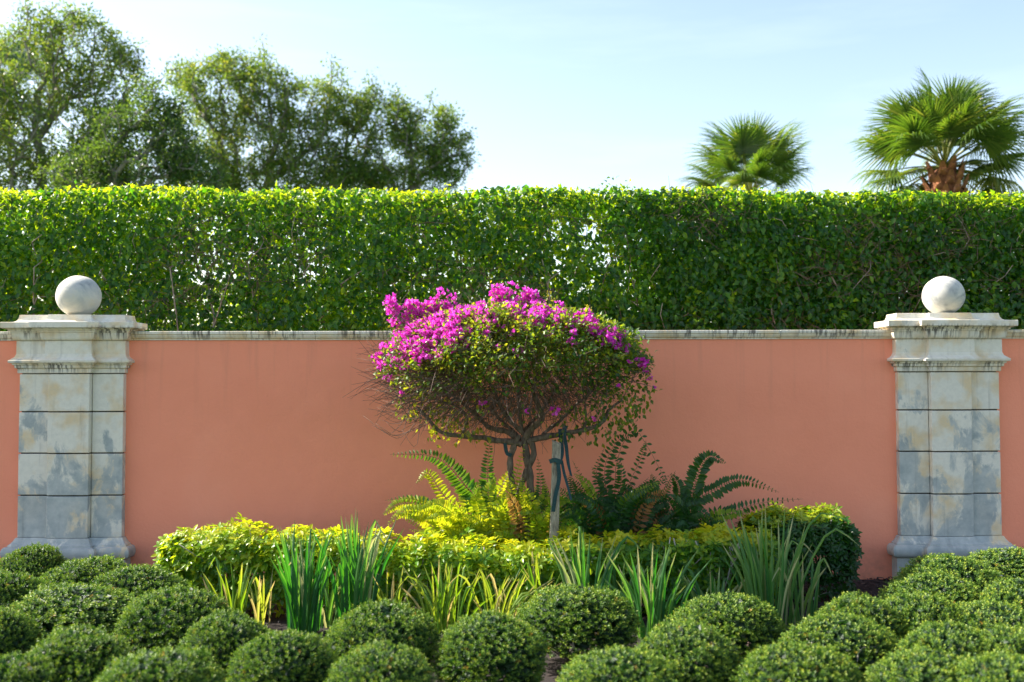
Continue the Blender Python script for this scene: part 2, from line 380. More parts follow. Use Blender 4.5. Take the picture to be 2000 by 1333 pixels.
# ------------------------------------------------------------------ pillars
YB = .157
def plan(off, w, c, p, front):
    """outline of the pier at moulding offset off; centre bay c stands p proud"""
    f = front - off
    return [(-w - off, YB), (-w - off, f), (-c - off, f), (-c - off, f - p), (c + off, f - p), (c + off, f), (w + off, f), (w + off, YB)]
def loft(name, prof, w, c, p, front, mat, cap=True, sx=0):
    rings = [plan(o, w, c, p, front) for o, z in prof]; n = 8
    V = [(sx + x, y, z) for r, (o, z) in zip(rings, prof) for x, y in r]
    F = []
    for i in range(len(prof) - 1):
        for j in range(n):
            a, b = i * n + j, i * n + (j + 1) % n; F.append((a, b, b + n, a + n))
    F.append(tuple(range(n))[::-1]); F.append(tuple(range((len(prof) - 1) * n, len(prof) * n)))
    me = bpy.data.meshes.new(name); me.from_pydata(V, [], F); me.materials.append(mat); me.update(); return me
def arc(o0, z0, o1, z1, kind, n=6):
    """quarter round between two profile points"""
    out = []
    for i in range(n + 1):
        t = i / n * math.pi / 2
        if kind == 'out': u, v = math.sin(t), 1 - math.cos(t)
        else: u, v = 1 - math.cos(t), math.sin(t)
        out.append((o0 + (o1 - o0) * u, z0 + (z1 - z0) * v))
    return out
def blockmesh(x0, x1, y0, y1, z0, z1, b=.004):
    """block with chamfered arrises"""
    import bmesh
    bm = bmesh.new(); bmesh.ops.create_cube(bm, size=1)
    for v in bm.verts: v.co = Vector(((x0 + x1) / 2 + v.co.x * (x1 - x0), (y0 + y1) / 2 + v.co.y * (y1 - y0), (z0 + z1) / 2 + v.co.z * (z1 - z0)))
    bmesh.ops.bevel(bm, geom=bm.edges[:], offset=b, segments=1, affect='EDGES', profile=.5)
    me = bpy.data.meshes.new('stone_block'); bm.to_mesh(me); bm.free(); me.materials.append(M['stone']); return me
def pillar(cx, w, c, label, bx, br, bz):
    cx0 = cx; t = empty('stone_pillar', (cx, 0, 0), label, 'pillar', 'stone pillars dividing the coral wall')
    fr, p = -.06, .05
    def L(name, prof, m=M['stone']): link(name, loft(name, prof, w, c, p, fr, m, sx=0), t, loc=(0, 0, 0))
    zz = lambda py: 1.6 + (740 - py) * .00405
    L('plinth', [(.05, -.03), (.05, zz(1090)), (.046, zz(1089))])
    L('base_molding', [(.047, zz(1088.5)), (.06, zz(1087))] + arc(.062, zz(1087), .090, zz(1075), 'out', 5)[1:] + arc(.090, zz(1075), .062, zz(1064), 'in', 5)[1:] +
      [(.052, zz(1063.5)), (.050, zz(1061)), (.034, zz(1058)), (.02, zz(1053)), (.012, zz(1049)), (.006, zz(1048))])
    # shaft: four courses, each of a left, a centre and a right block, with open joints
    zs = [zz(1047.6), zz(966), zz(884), zz(803), zz(728)]
    for i in range(4):
        z0, z1 = zs[i] + (.005 if i else 0), zs[i + 1] - .005; j = lambda: rnd.uniform(-.0015, .0015)
        for (a, b_, f) in ((-w, -c - .003, fr), (-c, c, fr - p), (c + .003, w, fr)):
            link('stone_block', blockmesh(a + j() * .5, b_ + j() * .5, f + j(), YB, z0, z1), t, loc=(0, 0, 0))
    jc = link('joint_core', blockmesh(-w + .012, w - .012, fr + .016, YB - .004, zs[0] - .02, zs[-1] + .02), t, loc=(0, 0, 0)); jc.data.materials[0] = M['mortar']
    L('neck_molding', [(.006, zz(727.6)), (.012, zz(726.5)), (.012, zz(719)), (.028, zz(717)), (.030, zz(712)), (.042, zz(711)), (.044, zz(708.5)), (.064, zz(707)), (.066, zz(703)), (.050, zz(700)),
                       (.030, zz(696)), (.020, zz(690)), (.019, zz(664.5))])
    L('cornice', [(.0195, zz(664)), (.030, zz(663))] + arc(.030, zz(663), .048, zz(649), 'out', 5)[1:] + [(.056, zz(648.5)), (.056, zz(645.5)), (.068, zz(645)), (.068, zz(642.2)), (.084, zz(641.8)), (.084, zz(640.3))])
    L('cap_slab', [(.104, zz(640)), (.108, zz(639)), (.108, zz(629)), (.105, zz(628)), (.044, zz(627.2))] + arc(.044, zz(627.2), .006, zz(613.3), 'out', 6)[1:][::1] + [(.002, zz(613))])
    # ball finial
    import bmesh
    bm = bmesh.new(); bmesh.ops.create_uvsphere(bm, u_segments=48, v_segments=32, radius=1)
    for v in bm.verts:
        z = v.co.z; q = mn.noise(v.co * 2.2) * .012 + mn.noise(v.co * 6) * .005
        v.co *= 1 + q; v.co.z = max(v.co.z * .965, -.9)
    for f in bm.faces: f.smooth = True
    me = bpy.data.meshes.new('ball'); bm.to_mesh(me); bm.free(); me.materials.append(M['ball'])
    o = link('ball_finial', me, t, loc=(bx - cx, .0, zz(613) + br * .9 - .002)); o.scale = (br, br, br)
    return t
lc, rc = P(139.5, 760, -.06), P(1853, 760, -.06)
lb, rb = P(154, 573, 0), P(1842.5, 573, 0)
pillar(lc[0], 101.5 * 8.14 / 2000, .164, 'weathered stone pillar with grey lichen patches at the left end of the wall', lb[0], 42 * 8.2 / 2000, lb[2])
pillar(rc[0], 98.5 * 8.14 / 2000, .160, 'paler stone pillar with round ball top at the right end of the wall', rb[0], 39.5 * 8.2 / 2000, rb[2])

# ------------------------------------------------------------------ tall hedge behind the wall
HX0, HX1, HY0, HY1 = -6.6, 6.6, .95, 1.85
def htop(x): return 3.318 + .012 * np.sin(x * 1.3) + .012 * np.sin(x * 3.7 + 1) - .006 * x - .03 * np.exp(-((x + 4.4) / .35) ** 2)
ph = rng.uniform(0, 6.28, 12); kk = rng.normal(size=(12, 2)) * 3.2
def fld(x, z): return sum(np.sin(k[0] * x + k[1] * z + a) for k, a in zip(kk, ph)) / 4.2
gaps = [P(a, b, 1.4)[[0, 2]].tolist() + [r / 250.] for a, b, r in
        ((1150, 445, 34), (1090, 440, 26), (1180, 500, 34), (1090, 505, 20), (1225, 540, 24), (1230, 590, 22), (1150, 560, 20), (1600, 440, 16), (1585, 455, 12), (1545, 475, 10),
         (1370, 560, 13), (1240, 460, 14), (520, 520, 12), (1760, 440, 12), (1630, 480, 14))]
def keep(x, z):
    k = np.ones(len(x))
    for a, b, r in gaps: k *= 1 - .85 * np.exp(-(((x - a) / r) ** 2 + ((z - b) / (r * 1.15)) ** 2) ** 1.5)
    return k
hedge = empty('clipped_hedge', (0, 1.4, 0), 'tall clipped leafy green hedge with glowing top edge behind the coral wall', 'hedge')
def hedge_pts(N, ylo, yhi, zlo, zhi, dens, lf=.95):
    x = rng.uniform(HX0, HX1, N); z = rng.uniform(zlo, zhi, N); y = rng.uniform(ylo, yhi, N)
    f = fld(x, z); k = keep(x, z) * np.clip(dens + np.where(x < 1, .24, .14) * f + .12 * np.sin(x * 9 + 3 * np.sin(z * 5)) * np.sin(z * 8 + 2 * np.sin(x * 4)), .2, 1)
    # denser to the right of the see-through part
    k *= np.clip(lf + (1.25 - lf) * (x - .3 + .5 * np.sin(z * 4)) / 1.2, min(lf, 1.25), 1.25); m = rng.uniform(0, 1, N) < k
    x, y, z = x[m], y[m], z[m]; y = y + .06 * fld(z * 1.3, x) + .04 * np.sin(x * 7 + 2 * np.sin(z * 6)) * np.sin(z * 9 + x * 2); z = z * 1.0
    m = z < htop(x) - .01; return np.stack([x[m], y[m], z[m]], 1)
sets = []
pf = hedge_pts(84000, HY0 - .02, HY0 + .20, 1.6, 3.34, .70, .66); pr = hedge_pts(105000, HY1 - .22, HY1 + .03, 1.6, 3.34, .74, 1.05)
pm = hedge_pts(60000, HY0 + .14, HY1 - .16, 1.6, 3.34, .52, .28); pl = hedge_pts(9000, HY0, HY1, .12, 1.6, .6)
for pts, out in ((pf, -1), (pr, 1), (pm, 0), (pl, 0)):
    n = len(pts); dd = rng.normal(size=(n, 3)) * [.55, .35, .45] + [0, .3 * out, -.55]
    nn = rng.normal(size=(n, 3)) * .5 + np.array([0, out * 1.0 if out else -.5, .45])
    tt = np.clip(rng.beta(1.3, 2.6, n) * .9 + .04 + .08 * fld(pts[:, 0], pts[:, 2]), 0, 1)
    if pts is pr: tt = np.clip(tt + .42 * (pts[:, 0] < 1.0) + .1, 0, 1); nn = rng.normal(size=(n, 3)) * .8 + np.array([-.8, .5, .3])  # rear leaves turned sunward; backlit yellow put into the tint at left
    if pts is pm: tt = np.clip(tt + .15 * (pts[:, 0] < 1.2), 0, 1)  # same backlit glow put into the middle leaves' tint
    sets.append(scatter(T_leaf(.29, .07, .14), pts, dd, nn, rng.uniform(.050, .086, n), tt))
# top skin: young leaves in small upright bunches, sunlit brightness put into their tint
n = 30000; x = rng.uniform(HX0, HX1, n); y = rng.uniform(HY0 - .03, HY1 + .03, n); bz = rng.uniform(0, 1, n) ** 1.6
edge = np.clip((np.minimum(y - HY0, HY1 - y) + .03) / .12, 0, 1)
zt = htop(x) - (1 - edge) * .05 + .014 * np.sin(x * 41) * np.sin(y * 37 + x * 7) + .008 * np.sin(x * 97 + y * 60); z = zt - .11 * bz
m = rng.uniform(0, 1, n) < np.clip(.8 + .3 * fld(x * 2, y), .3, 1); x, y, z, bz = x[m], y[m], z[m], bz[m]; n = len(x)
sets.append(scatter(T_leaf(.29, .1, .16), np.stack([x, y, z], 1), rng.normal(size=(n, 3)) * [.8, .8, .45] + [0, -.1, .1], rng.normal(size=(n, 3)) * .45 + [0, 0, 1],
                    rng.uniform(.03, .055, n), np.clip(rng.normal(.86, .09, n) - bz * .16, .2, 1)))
# a few sprigs that stand above the cut
spr = []
for a, b in ((1183, 358), (1196, 354), (1212, 362), (1224, 358), (1236, 366), (1170, 366), (150, 362), (90, 368), (880, 362), (1690, 374), (1480, 366), (560, 360)):
    q = P(a, b, 1.0)
    for _ in range(7):
        spr.append(q + rng.normal(size=3) * [.02, .03, .022] - [0, 0, .02])
spr = np.array(spr); n = len(spr)
sets.append(scatter(T_leaf(.3, .1, .2), spr, rng.normal(size=(n, 3)) + [0, 0, .2], rng.normal(size=(n, 3)) * .4 + [0, -.3, 1], rng.uniform(.03, .06, n), rng.uniform(.2, .9, n)))
V, F, T = join(sets)
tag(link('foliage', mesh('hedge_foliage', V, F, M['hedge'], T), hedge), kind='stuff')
# the 300 nearest leaves, one object each
lm = [mesh('leaf', *T_leafbig(.32, .08, .22), M['hedge'], np.full(11, .15 + .12 * i)) for i in range(6)]
n = 0
while n < 290:
    a, b = rnd.uniform(0, 2000), 385 + 250 * rnd.random(); Yq = HY0 - .05 - .03 * rnd.random(); q = P(a, b, Yq)
    if keep(np.array([q[0]]), np.array([q[2]]))[0] < .6 or (730 < a < 1230 and b > 580): continue
    o = link('leaf', lm[min(5, int(abs(rnd.gauss(2, 1.3))))], hedge, loc=tuple(q - np.array(hedge.location)))
    dq = Vector((rnd.gauss(0, .45), -.1, -1)); nq = Vector((rnd.gauss(0, .4), -1, .35 + rnd.gauss(0, .3)))
    R = frames(np.array([dq]), np.array([nq]))[0]; o.rotation_euler = Matrix(R.tolist()).to_euler(); s = rnd.uniform(.052, .075); o.scale = (s, s, s); n += 1
# stems
for i in range(19):
    bx = HX0 + .35 + i * .70 + rnd.uniform(-.15, .15); sk = Skeleton(); yb = rnd.uniform(1.02, 1.4)
    e = sk.path(curve([(bx, yb, -.03), (bx + rnd.uniform(-.08, .08), yb, .7), (bx + rnd.uniform(-.15, .15), yb - .05, 1.4)], 8))
    for sgn in (-1, 1):
        sk.path(curve([sk.p[e], (bx + sgn * rnd.uniform(.1, .25), yb - rnd.uniform(-.1, .15), 2.0), (bx + sgn * rnd.uniform(.15, .4), yb - rnd.uniform(-.1, .2), 2.6)], 8)[1:], e)
    tg = [np.array([bx + rnd.uniform(-.5, .5), rnd.uniform(HY0 - .03, HY1 - .3), rnd.uniform(1.7, 3.15)]) for _ in range(85)]
    sk.grow(tg, .09, .25, .5, .16); r = sk.radii(.0033, 2.3, .034); A, B, ra, rb_ = sk.edges(r)
    V, F, T = frusta(A, B, ra, rb_, 5); link('stem', mesh('stem', V, F, M['bark_hedge'], smooth=True), hedge)
# dry twigs near the face
n = 11000; x = rng.uniform(HX0, HX1, n); z = rng.uniform(1.75, 3.22, n)
dry = np.clip(.10 - .55 * fld(x, z), 0, 1)
for a, b, r in ((1000, 400, 80), (1720, 470, 110), (1620, 520, 60), (1850, 470, 60), (560, 440, 60), (500, 540, 60), (1900, 420, 50), (860, 400, 60)):
    q = P(a, b, 1.0); dry += .9 * np.exp(-((x - q[0]) ** 2 + ((z - q[2]) * 1.4) ** 2) / (r / 217) ** 2)
m = rng.uniform(0, 1, n) < dry; x, z = x[m], z[m]; n = len(x); A = np.stack([x, HY0 + rng.uniform(-.04, .15, n), z], 1)
D1 = unit(rng.normal(size=(n, 3)) * [1, .25, .7]) * rng.uniform(.05, .17, n)[:, None]; Bm = A + D1; Ce = Bm + D1 * .8 + rng.normal(size=(n, 3)) * .02
a_ = frusta(A, Bm, np.full(n, .0028), np.full(n, .002), 3); b_ = frusta(Bm, Ce, np.full(n, .0017), np.full(n, .0009), 3)
V, F, T = join([a_, b_]); tag(link('dry_twigs', mesh('dry_twigs', V, F, M['twig_boug']), hedge), kind='stuff')

# ------------------------------------------------------------------ trees beyond the hedge
def oak(label, Y, base_px, trunk, blobs, nt_, nl, lsize, tint0=0.0, seed=0):
    sc = (Y - CAM[1]) / 2000
    b = P(base_px, 740, Y); t = empty('oak_tree', (b[0], Y, -.03), label, 'tree', 'oak trees beyond the hedge')
    sk = Skeleton(); sk.path([(b[0] + dx, Y + dy, z) for dx, dy, z in trunk])
    tg = []; wts = np.array([r[2] * r[3] for r in blobs], float); wts /= wts.sum(); cen = []
    for _ in range(nt_):
        bl = blobs[rng.choice(len(blobs), p=wts)]; u = rand_unit(1)[0] * rng.uniform(.35, 1.0) ** .5
        c = P(bl[0], bl[1], Y); q = c + np.array([u[0] * bl[2] * sc, u[1] * min(bl[2], bl[3] * 1.5) * sc, u[2] * bl[3] * sc])
        q = q + np.array([0, 0, 1]) * (rng.uniform(0, .5) if rng.uniform() < .12 and u[2] > .3 else 0)
        if q[2] > .8: tg.append(q)
    tips = sk.grow(tg, .28, .18, .5, .2); r = sk.radii(.011, 2.25, .26); A, B, ra, rb_ = sk.edges(r)
    big = rb_ > .045
    link('trunk', mesh('trunk', *frusta(A[big], B[big], ra[big], rb_[big], 8)[:2], M['bark_oak'], smooth=True), t)
    link('branches', mesh('branches', *frusta(A[~big], B[~big], ra[~big], rb_[~big], 4)[:2], M['bark_oak'], smooth=True), t)
    tp = np.array([sk.p[i] for i in tips]); n = nl; ci = rng.integers(0, len(tp), n)
    spread = rng.uniform(.6, 1.5, len(tp))[ci][:, None]
    pos = tp[ci] + rng.normal(size=(n, 3)) * [.095, .095, .08] * spread
    dd = unit(pos - tp[ci]) + rng.normal(size=(n, 3)) * .6 + [0, 0, .15]; nn = rng.normal(size=(n, 3)) * .7 + [0, 0, .8]
    base = rng.normal(.42 + tint0, .15, len(tp))[ci]
    V, F, T = scatter(T_leaf2(.24, .1, .12), pos, dd, nn, rng.uniform(.6, 1.25, n) * lsize, np.clip(base + rng.normal(0, .15, n), 0, 1))
    tag(link('crown', mesh('crown', V, F, M['oak'], T), t), kind='stuff')
    return t
oak('big oak tree with open crown and forked limbs at the far left', 16, 95, [(0, 0, -.03), (.1, 0, 1.5), (.05, .1, 2.6)],
    [(50, 150, 95, 110), (150, 110, 95, 85), (215, 160, 70, 80), (90, 260, 130, 90), (230, 240, 75, 70), (20, 310, 90, 70), (180, 330, 110, 60), (80, 365, 130, 40), (-60, 220, 90, 130), (115, 35, 50, 22), (190, 60, 40, 25), (60, 40, 35, 30), (255, 110, 25, 30)],
    1500, 38000, .092, .12)
oak('dark leafy oak tree leaning right between the two taller crowns', 13.5, 205, [(0, 0, -.03), (.0, 0, 1.6), (.15, 0, 2.7)],
    [(300, 225, 42, 38), (335, 275, 45, 40), (270, 330, 110, 45), (390, 345, 60, 30), (205, 300, 45, 50), (235, 240, 40, 34), (285, 175, 24, 26), (345, 215, 22, 22), (365, 310, 45, 34), (150, 340, 60, 40)],
    700, 16000, .084, -.12)
oak('olive green oak tree with spreading limbs in the middle of the tree row', 19, 500, [(0, 0, -.03), (-.1, 0, 1.6), (.1, 0, 3.0)],
    [(430, 180, 95, 62), (390, 250, 80, 70), (520, 190, 70, 62), (600, 210, 85, 55), (640, 260, 60, 60), (500, 290, 120, 60), (410, 335, 70, 45), (600, 320, 90, 50), (560, 350, 150, 40), (400, 365, 90, 30), (470, 130, 45, 26), (530, 135, 28, 32), (650, 165, 28, 20), (360, 150, 30, 26), (430, 125, 16, 18)],
    1350, 36000, .098, .16)
oak('lower oak tree at the right end of the tree row beside open sky', 19.5, 740, [(0, 0, -.03), (-.1, 0, 1.4), (0, 0, 2.4)],
    [(745, 240, 75, 45), (830, 260, 70, 52), (780, 310, 110, 55), (880, 310, 45, 50), (700, 330, 60, 40), (870, 235, 28, 28), (915, 265, 20, 12), (800, 355, 110, 30), (680, 355, 70, 30), (725, 190, 14, 24), (775, 200, 16, 22), (690, 220, 40, 45)],
    950, 23000, .098, .1)
# pine behind the big oak
b = P(25, 100, 30); pine = empty('pine_tree', (b[0], 30, -.03), 'hazy blue green pine top rising behind the big oak at the upper left', 'tree')
sk = Skeleton(); sk.path([(b[0] + .1 * math.sin(z), 30, z) for z in np.linspace(-.03, b[2], 12)])
tg = [P(25 + rng.normal() * 38, 90 + abs(rng.normal()) * 55, 30 + rng.normal() * .8) for _ in range(90)]
tips = sk.grow(tg, .3, .3, .3, .1); r = sk.radii(.014, 2.2, .2); A, B, ra, rb_ = sk.edges(r); bigm = rb_ > .07
link('trunk', mesh('trunk', *frusta(A[bigm], B[bigm], ra[bigm], rb_[bigm], 7)[:2], M['bark_oak']), pine)
link('branches', mesh('branches', *frusta(A[~bigm], B[~bigm], ra[~bigm], rb_[~bigm], 4)[:2], M['bark_oak']), pine)
tp = np.array([sk.p[i] for i in tips]); ci = rng.integers(0, len(tp), 9000)
V, F, T = scatter(T_leaf2(.03, .0, .1), tp[ci] + rng.normal(size=(9000, 3)) * .1, rand_unit(9000) + [0, 0, .5], rand_unit(9000), rng.uniform(.2, .34, 9000), rng.uniform(0, 1, 9000))
tag(link('needles', mesh('needles', V, F, M['pine'], T), pine), kind='stuff')

# ------------------------------------------------------------------ palms
def fan_mesh(seed, L=.8, nl=40, droop=.5, tint=.4):
    """costapalmate leaf: petiole along +y then a fan of folded leaflets"""
    g = np.random.default_rng(seed); parts = []
    pet = curve([(0, 0, 0), (0, .5, .06), (0, 1.0, .02)], 6); parts.append(tube(pet, np.linspace(.02, .012, 6), 4))
    parts[0] = (parts[0][0], parts[0][1], np.full(len(parts[0][0]), .75))
    for i in range(nl):
        a = math.radians(-105 + 210 * i / (nl - 1)) + g.normal() * .015; ln = L * (.72 + .28 * math.cos(a * .62)) * g.uniform(.9, 1.05)
        o = np.array([0, 1.0 + .14 * math.cos(a), .02]); dr = np.array([math.sin(a), math.cos(a), .0]); up = np.array([0, 0, 1.]); sd = np.cross(dr, up)
        n = 6; pts = []; w = []
        for k in range(n):
            u = k / (n - 1); dz = .12 * u - droop * u ** 3 * g.uniform(.7, 1.2) * .8 - .25 * abs(math.sin(a)) * u
            pts.append(o + dr * ln * u * (1 - .12 * u * u * droop) + up * dz * ln); w.append(.021 * (1 - abs(u - .38) * 1.15) if u < .95 else .001)
        V = []
        for q, ww in zip(pts, w): V += [q - sd * ww + up * ww * .5, q, q + sd * ww + up * ww * .5]
        F = []
        for k in range(n - 1):
            b0 = k * 3
            for j in (0, 1): F += [[b0 + j, b0 + j + 1, b0 + j + 4], [b0 + j, b0 + j + 4, b0 + j + 3]]
        tt = np.full(len(V), np.clip(tint + g.normal() * .12, 0, 1)); parts.append((np.array(V), np.array(F), tt))
    V, F, T = join(parts); return mesh('frond', V, F, M['palm'], T)
fans = [fan_mesh(i, .84, 40, d_, t_) for i, (d_, t_) in enumerate(((.25, .35), (.45, .45), (.6, .3), (.9, .55), (1.1, .7), (.35, .25)))]
def palm(label, px, py, Y, R, tw, nf, seed):
    g = random.Random(seed); c = P(px, py, Y); t = empty('cabbage_palm', (c[0], Y, -.03), label, 'palm tree')
    sc = R / 1.85
    zs = np.linspace(-.03, c[2] - .1 * sc, 26); rr = tw * (.62 + .1 * np.sin(zs * 9)); rr[-9:] = tw * np.array([.66, .75, .88, .98, 1, .98, .9, .75, .5])
    link('trunk', mesh('trunk', *tube(np.stack([np.full(26, c[0]), np.full(26, Y), zs], 1), rr, 16)[:2], M['palm_trunk'], smooth=True), t)
    # leaf-base boots wrapped round the top
    for i in range(46):
        a = i * 2.399; h = c[2] - .12 * sc - i * .022 * sc; rad = tw * (1.02 if i > 6 else .8)
        q = np.array([c[0] + math.cos(a) * rad * .92, Y + math.sin(a) * rad * .92, h]); o_ = np.array([math.cos(a), math.sin(a), 0]); sd = np.array([-math.sin(a), math.cos(a), 0]); up = np.array([0, 0, 1.])
        V = [q - sd * .10 * sc, q + sd * .10 * sc, q + sd * .07 * sc + up * .15 * sc + o_ * .05, q - sd * .07 * sc + up * .15 * sc + o_ * .05, q - sd * .03 * sc + up * .26 * sc + o_ * .12 * sc, q + sd * .035 * sc + up * .27 * sc + o_ * .12 * sc, q + up * .1 * sc + o_ * .10 * sc]
        F = [[0, 1, 6], [1, 2, 6], [2, 3, 6], [3, 0, 6], [3, 2, 5], [3, 5, 4]]
        link('leaf_base', mesh('leaf_base', V, F, M['palm_trunk']), t)
    for i in range(nf):
        u = (i + .5) / nf; el = math.radians(82 - 118 * u ** .9 + g.uniform(-7, 7)); a = i * 2.399 + g.uniform(-.3, .3)
        k = (0, 5, 1)[g.randrange(3)] if el > .5 else ((1, 2, 5)[g.randrange(3)] if el > 0 else (3, 2, 4)[g.randrange(3)])
        if math.sin(a) < -.25 and el < math.radians(8): continue
        o = link('frond', fans[k], t, loc=(0, 0, c[2] + .03 - .12 * u * sc))
        d = Vector((math.cos(a) * math.cos(el), math.sin(a) * math.cos(el), math.sin(el))); up = Vector((-math.cos(a) * math.sin(el), -math.sin(a) * math.sin(el), math.cos(el)))
        Rm = frames(np.array([d]), np.array([up + Vector((g.gauss(0, .3), g.gauss(0, .3), 0))]))[0]; o.rotation_euler = Matrix(Rm.tolist()).to_euler(); s = sc * g.uniform(.86, 1.08); o.scale = (s, s, s)
    return t
palm('large full crowned cabbage palm with rusty fibrous trunk at the right edge', 1845, 322, 9.5, 1.62, .33, 74, 3)
palm('smaller hazier cabbage palm rising behind the hedge left of the large palm', 1466, 378, 14.5, 1.78, .17, 44, 7)

# ------------------------------------------------------------------ bougainvillea
BY = -.80; BS = (BY - CAM[1]) / 2000
bou = empty('bougainvillea_tree', tuple(P(1022, 1228, BY)[:2]) + (0,), 'magenta flowering bougainvillea standard with domed twiggy crown in the centre', 'flowering tree')
def B3(px, py, dy=0.0): return P(px, py, BY + dy)
base = B3(1022, 1165); base[2] = -.03
limbs = [  # hand traced: (points px, py, depth offset), radius at start and end
    ([(1030, 1168, 0), (1028, 1100, .01), (1032, 1020, .02), (1036, 950, .02), (1030, 900, .01), (1022, 855, 0)], .030, .026),
    ([(1010, 1168, -.02), (1006, 1100, -.02), (1002, 1020, -.01), (1000, 950, -.01), (996, 905, -.02), (1004, 870, -.01), (1014, 850, 0)], .023, .022),
    ([(1016, 1168, .03), (1018, 1060, .04), (1010, 980, .04), (1024, 930, .02), (1042, 890, 0), (1036, 856, 0)], .024, .022),
    ([(1018, 868, 0), (985, 862, -.03), (945, 856, -.06), (900, 852, -.1), (862, 845, -.14), (838, 820, -.18), (815, 795, -.2)], .025, .009),
    ([(1016, 858, 0), (985, 842, .03), (955, 835, .05), (930, 812, .08), (905, 790, .1), (880, 770, .14)], .024, .008),
    ([(1020, 845, 0), (995, 820, -.02), (975, 790, -.04), (965, 760, -.06), (940, 730, -.1)], .019, .007),
    ([(1022, 850, 0), (1014, 800, .01), (1012, 750, .02), (1000, 700, .0)], .016, .006),
    ([(1026, 856, 0), (1040, 835, -.03), (1058, 820, -.05), (1052, 792, -.08), (1042, 765, -.1), (1046, 735, -.12), (1056, 700, -.16), (1044, 660, -.2)], .027, .009),
    ([(1030, 862, 0), (1070, 853, -.02), (1110, 846, -.04), (1150, 838, -.06), (1180, 822, -.08), (1190, 800, -.1), (1215, 780, -.12)], .025, .008),
    ([(1060, 850, .02), (1095, 820, .06), (1120, 795, .08), (1148, 770, .06), (1170, 740, .05)], .014, .005),
    ([(900, 852, -.1), (912, 825, -.12), (900, 800, -.15), (870, 785, -.2), (845, 760, -.25)], .011, .004),
    ([(1142, 840, -.06), (1144, 800, -.1), (1138, 760, -.14)], .010, .005),
    ([(1020, 846, .04), (1060, 800, .16), (1100, 740, .24)], .014, .005), ([(1010, 850, .04), (960, 800, .2), (920, 730, .28)], .014, .005)]
sk = Skeleton(); root = sk.add(base, -1)
for i, (pts, r0, r1) in enumerate(limbs):
    q = curve([B3(*p) for p in pts], 22); q = q + rng.normal(size=q.shape) * .0022; q[0] = B3(*pts[0]) if i > 2 else q[0]
    if i <= 2: q[0][2] = -.03
    rr = np.linspace(r0, r1, 22) * (1 + .12 * np.sin(np.arange(22) * 1.9 + i)); link('trunk' if i < 3 else 'limb', mesh('limb', *tube(q, rr, 9)[:2], M['bark_boug'], smooth=True), bou)
    sk.path(q[10:] if i > 2 else q[-2:], root)
CC = B3(1006, 722)
def shell(n, r0, r1, zlo=-1):
    u = rand_unit(n); u[:, 2] = np.where(u[:, 2] < zlo, -u[:, 2], u[:, 2]); rr = rng.uniform(r0, r1, n)[:, None]
    rx = np.where(u[:, 0] < 0, 262, 258) * BS; rz = np.where(u[:, 2] > 0, 128, 112) * BS
    return CC + u * rr * np.stack([rx, np.full(n, .66), rz], 1), u
tg = list(shell(520, .45, .98)[0]) + list(shell(300, .8, 1.0, .0)[0])
ns = len(sk.p); tips = sk.grow(tg, .07, .22, .5, .22); r = sk.radii(.0017, 2.3, .009)
A, B_, ra, rb_ = sk.edges(r); par = np.array(sk.par); idx = np.nonzero(par >= 0)[0]; m = (idx >= ns)
A, B_, ra, rb_ = A[m], B_[m], ra[m], rb_[m]
# fine bare twigs all through the lower crown, thickest on the left
n = 7000; p0, u0 = shell(n, .45, 1.0); u0 = unit(u0 * [1, 1, .5] + rng.normal(size=(n, 3)) * .45)
left = np.clip(.55 - u0[:, 0] * .3 - .25 * u0[:, 2], .15, 1); m = rng.uniform(0, 1, n) < left; p0, u0 = p0[m], u0[m]; n = len(p0)
ln = rng.uniform(.06, .2, n)[:, None]; p1 = p0 + u0 * ln; p2 = p1 + unit(u0 + rng.normal(size=(n, 3)) * .35 + [0, 0, .15]) * ln * .7
m = (p2[:, 1] < -.05) & ((u0[:, 0] < .25) | (np.linalg.norm((p2 - CC) / [262 * BS, .66, 120 * BS], axis=1) < 1.03)); p0, p1, p2 = p0[m], p1[m], p2[m]; n = len(p0)
f1 = frusta(p0, p1, np.full(n, .0022), np.full(n, .0016), 3); f2 = frusta(p1, p2, np.full(n, .0016), np.full(n, .0008), 3)
V, F, T = join([frusta(A, B_, ra, rb_, 4), f1, f2]); tag(link('twigs', mesh('twigs', V, F, M['twig_boug']), bou), kind='stuff')
# long arching bare shoots at the left
for i in range(26):
    a = rnd.uniform(0, 1); s0 = B3(rnd.uniform(800, 870), rnd.uniform(720, 830), rnd.uniform(-.35, .05)); tipx = rnd.uniform(705, 790); tipy = 745 + 105 * a + rnd.uniform(-15, 15)
    md = B3((tipx + 830) / 2 + rnd.uniform(-10, 10), tipy + rnd.uniform(-5, 22), rnd.uniform(-.35, -.05)); e = B3(tipx, tipy - rnd.uniform(0, 18), rnd.uniform(-.4, 0))
    q = curve([s0, md, e], 9) + rng.normal(size=(9, 3)) * .004
    link('bare_shoot', mesh('bare_shoot', *tube(q, np.linspace(.0026, .0009, 9), 4)[:2], M['twig_boug'], smooth=True), bou)
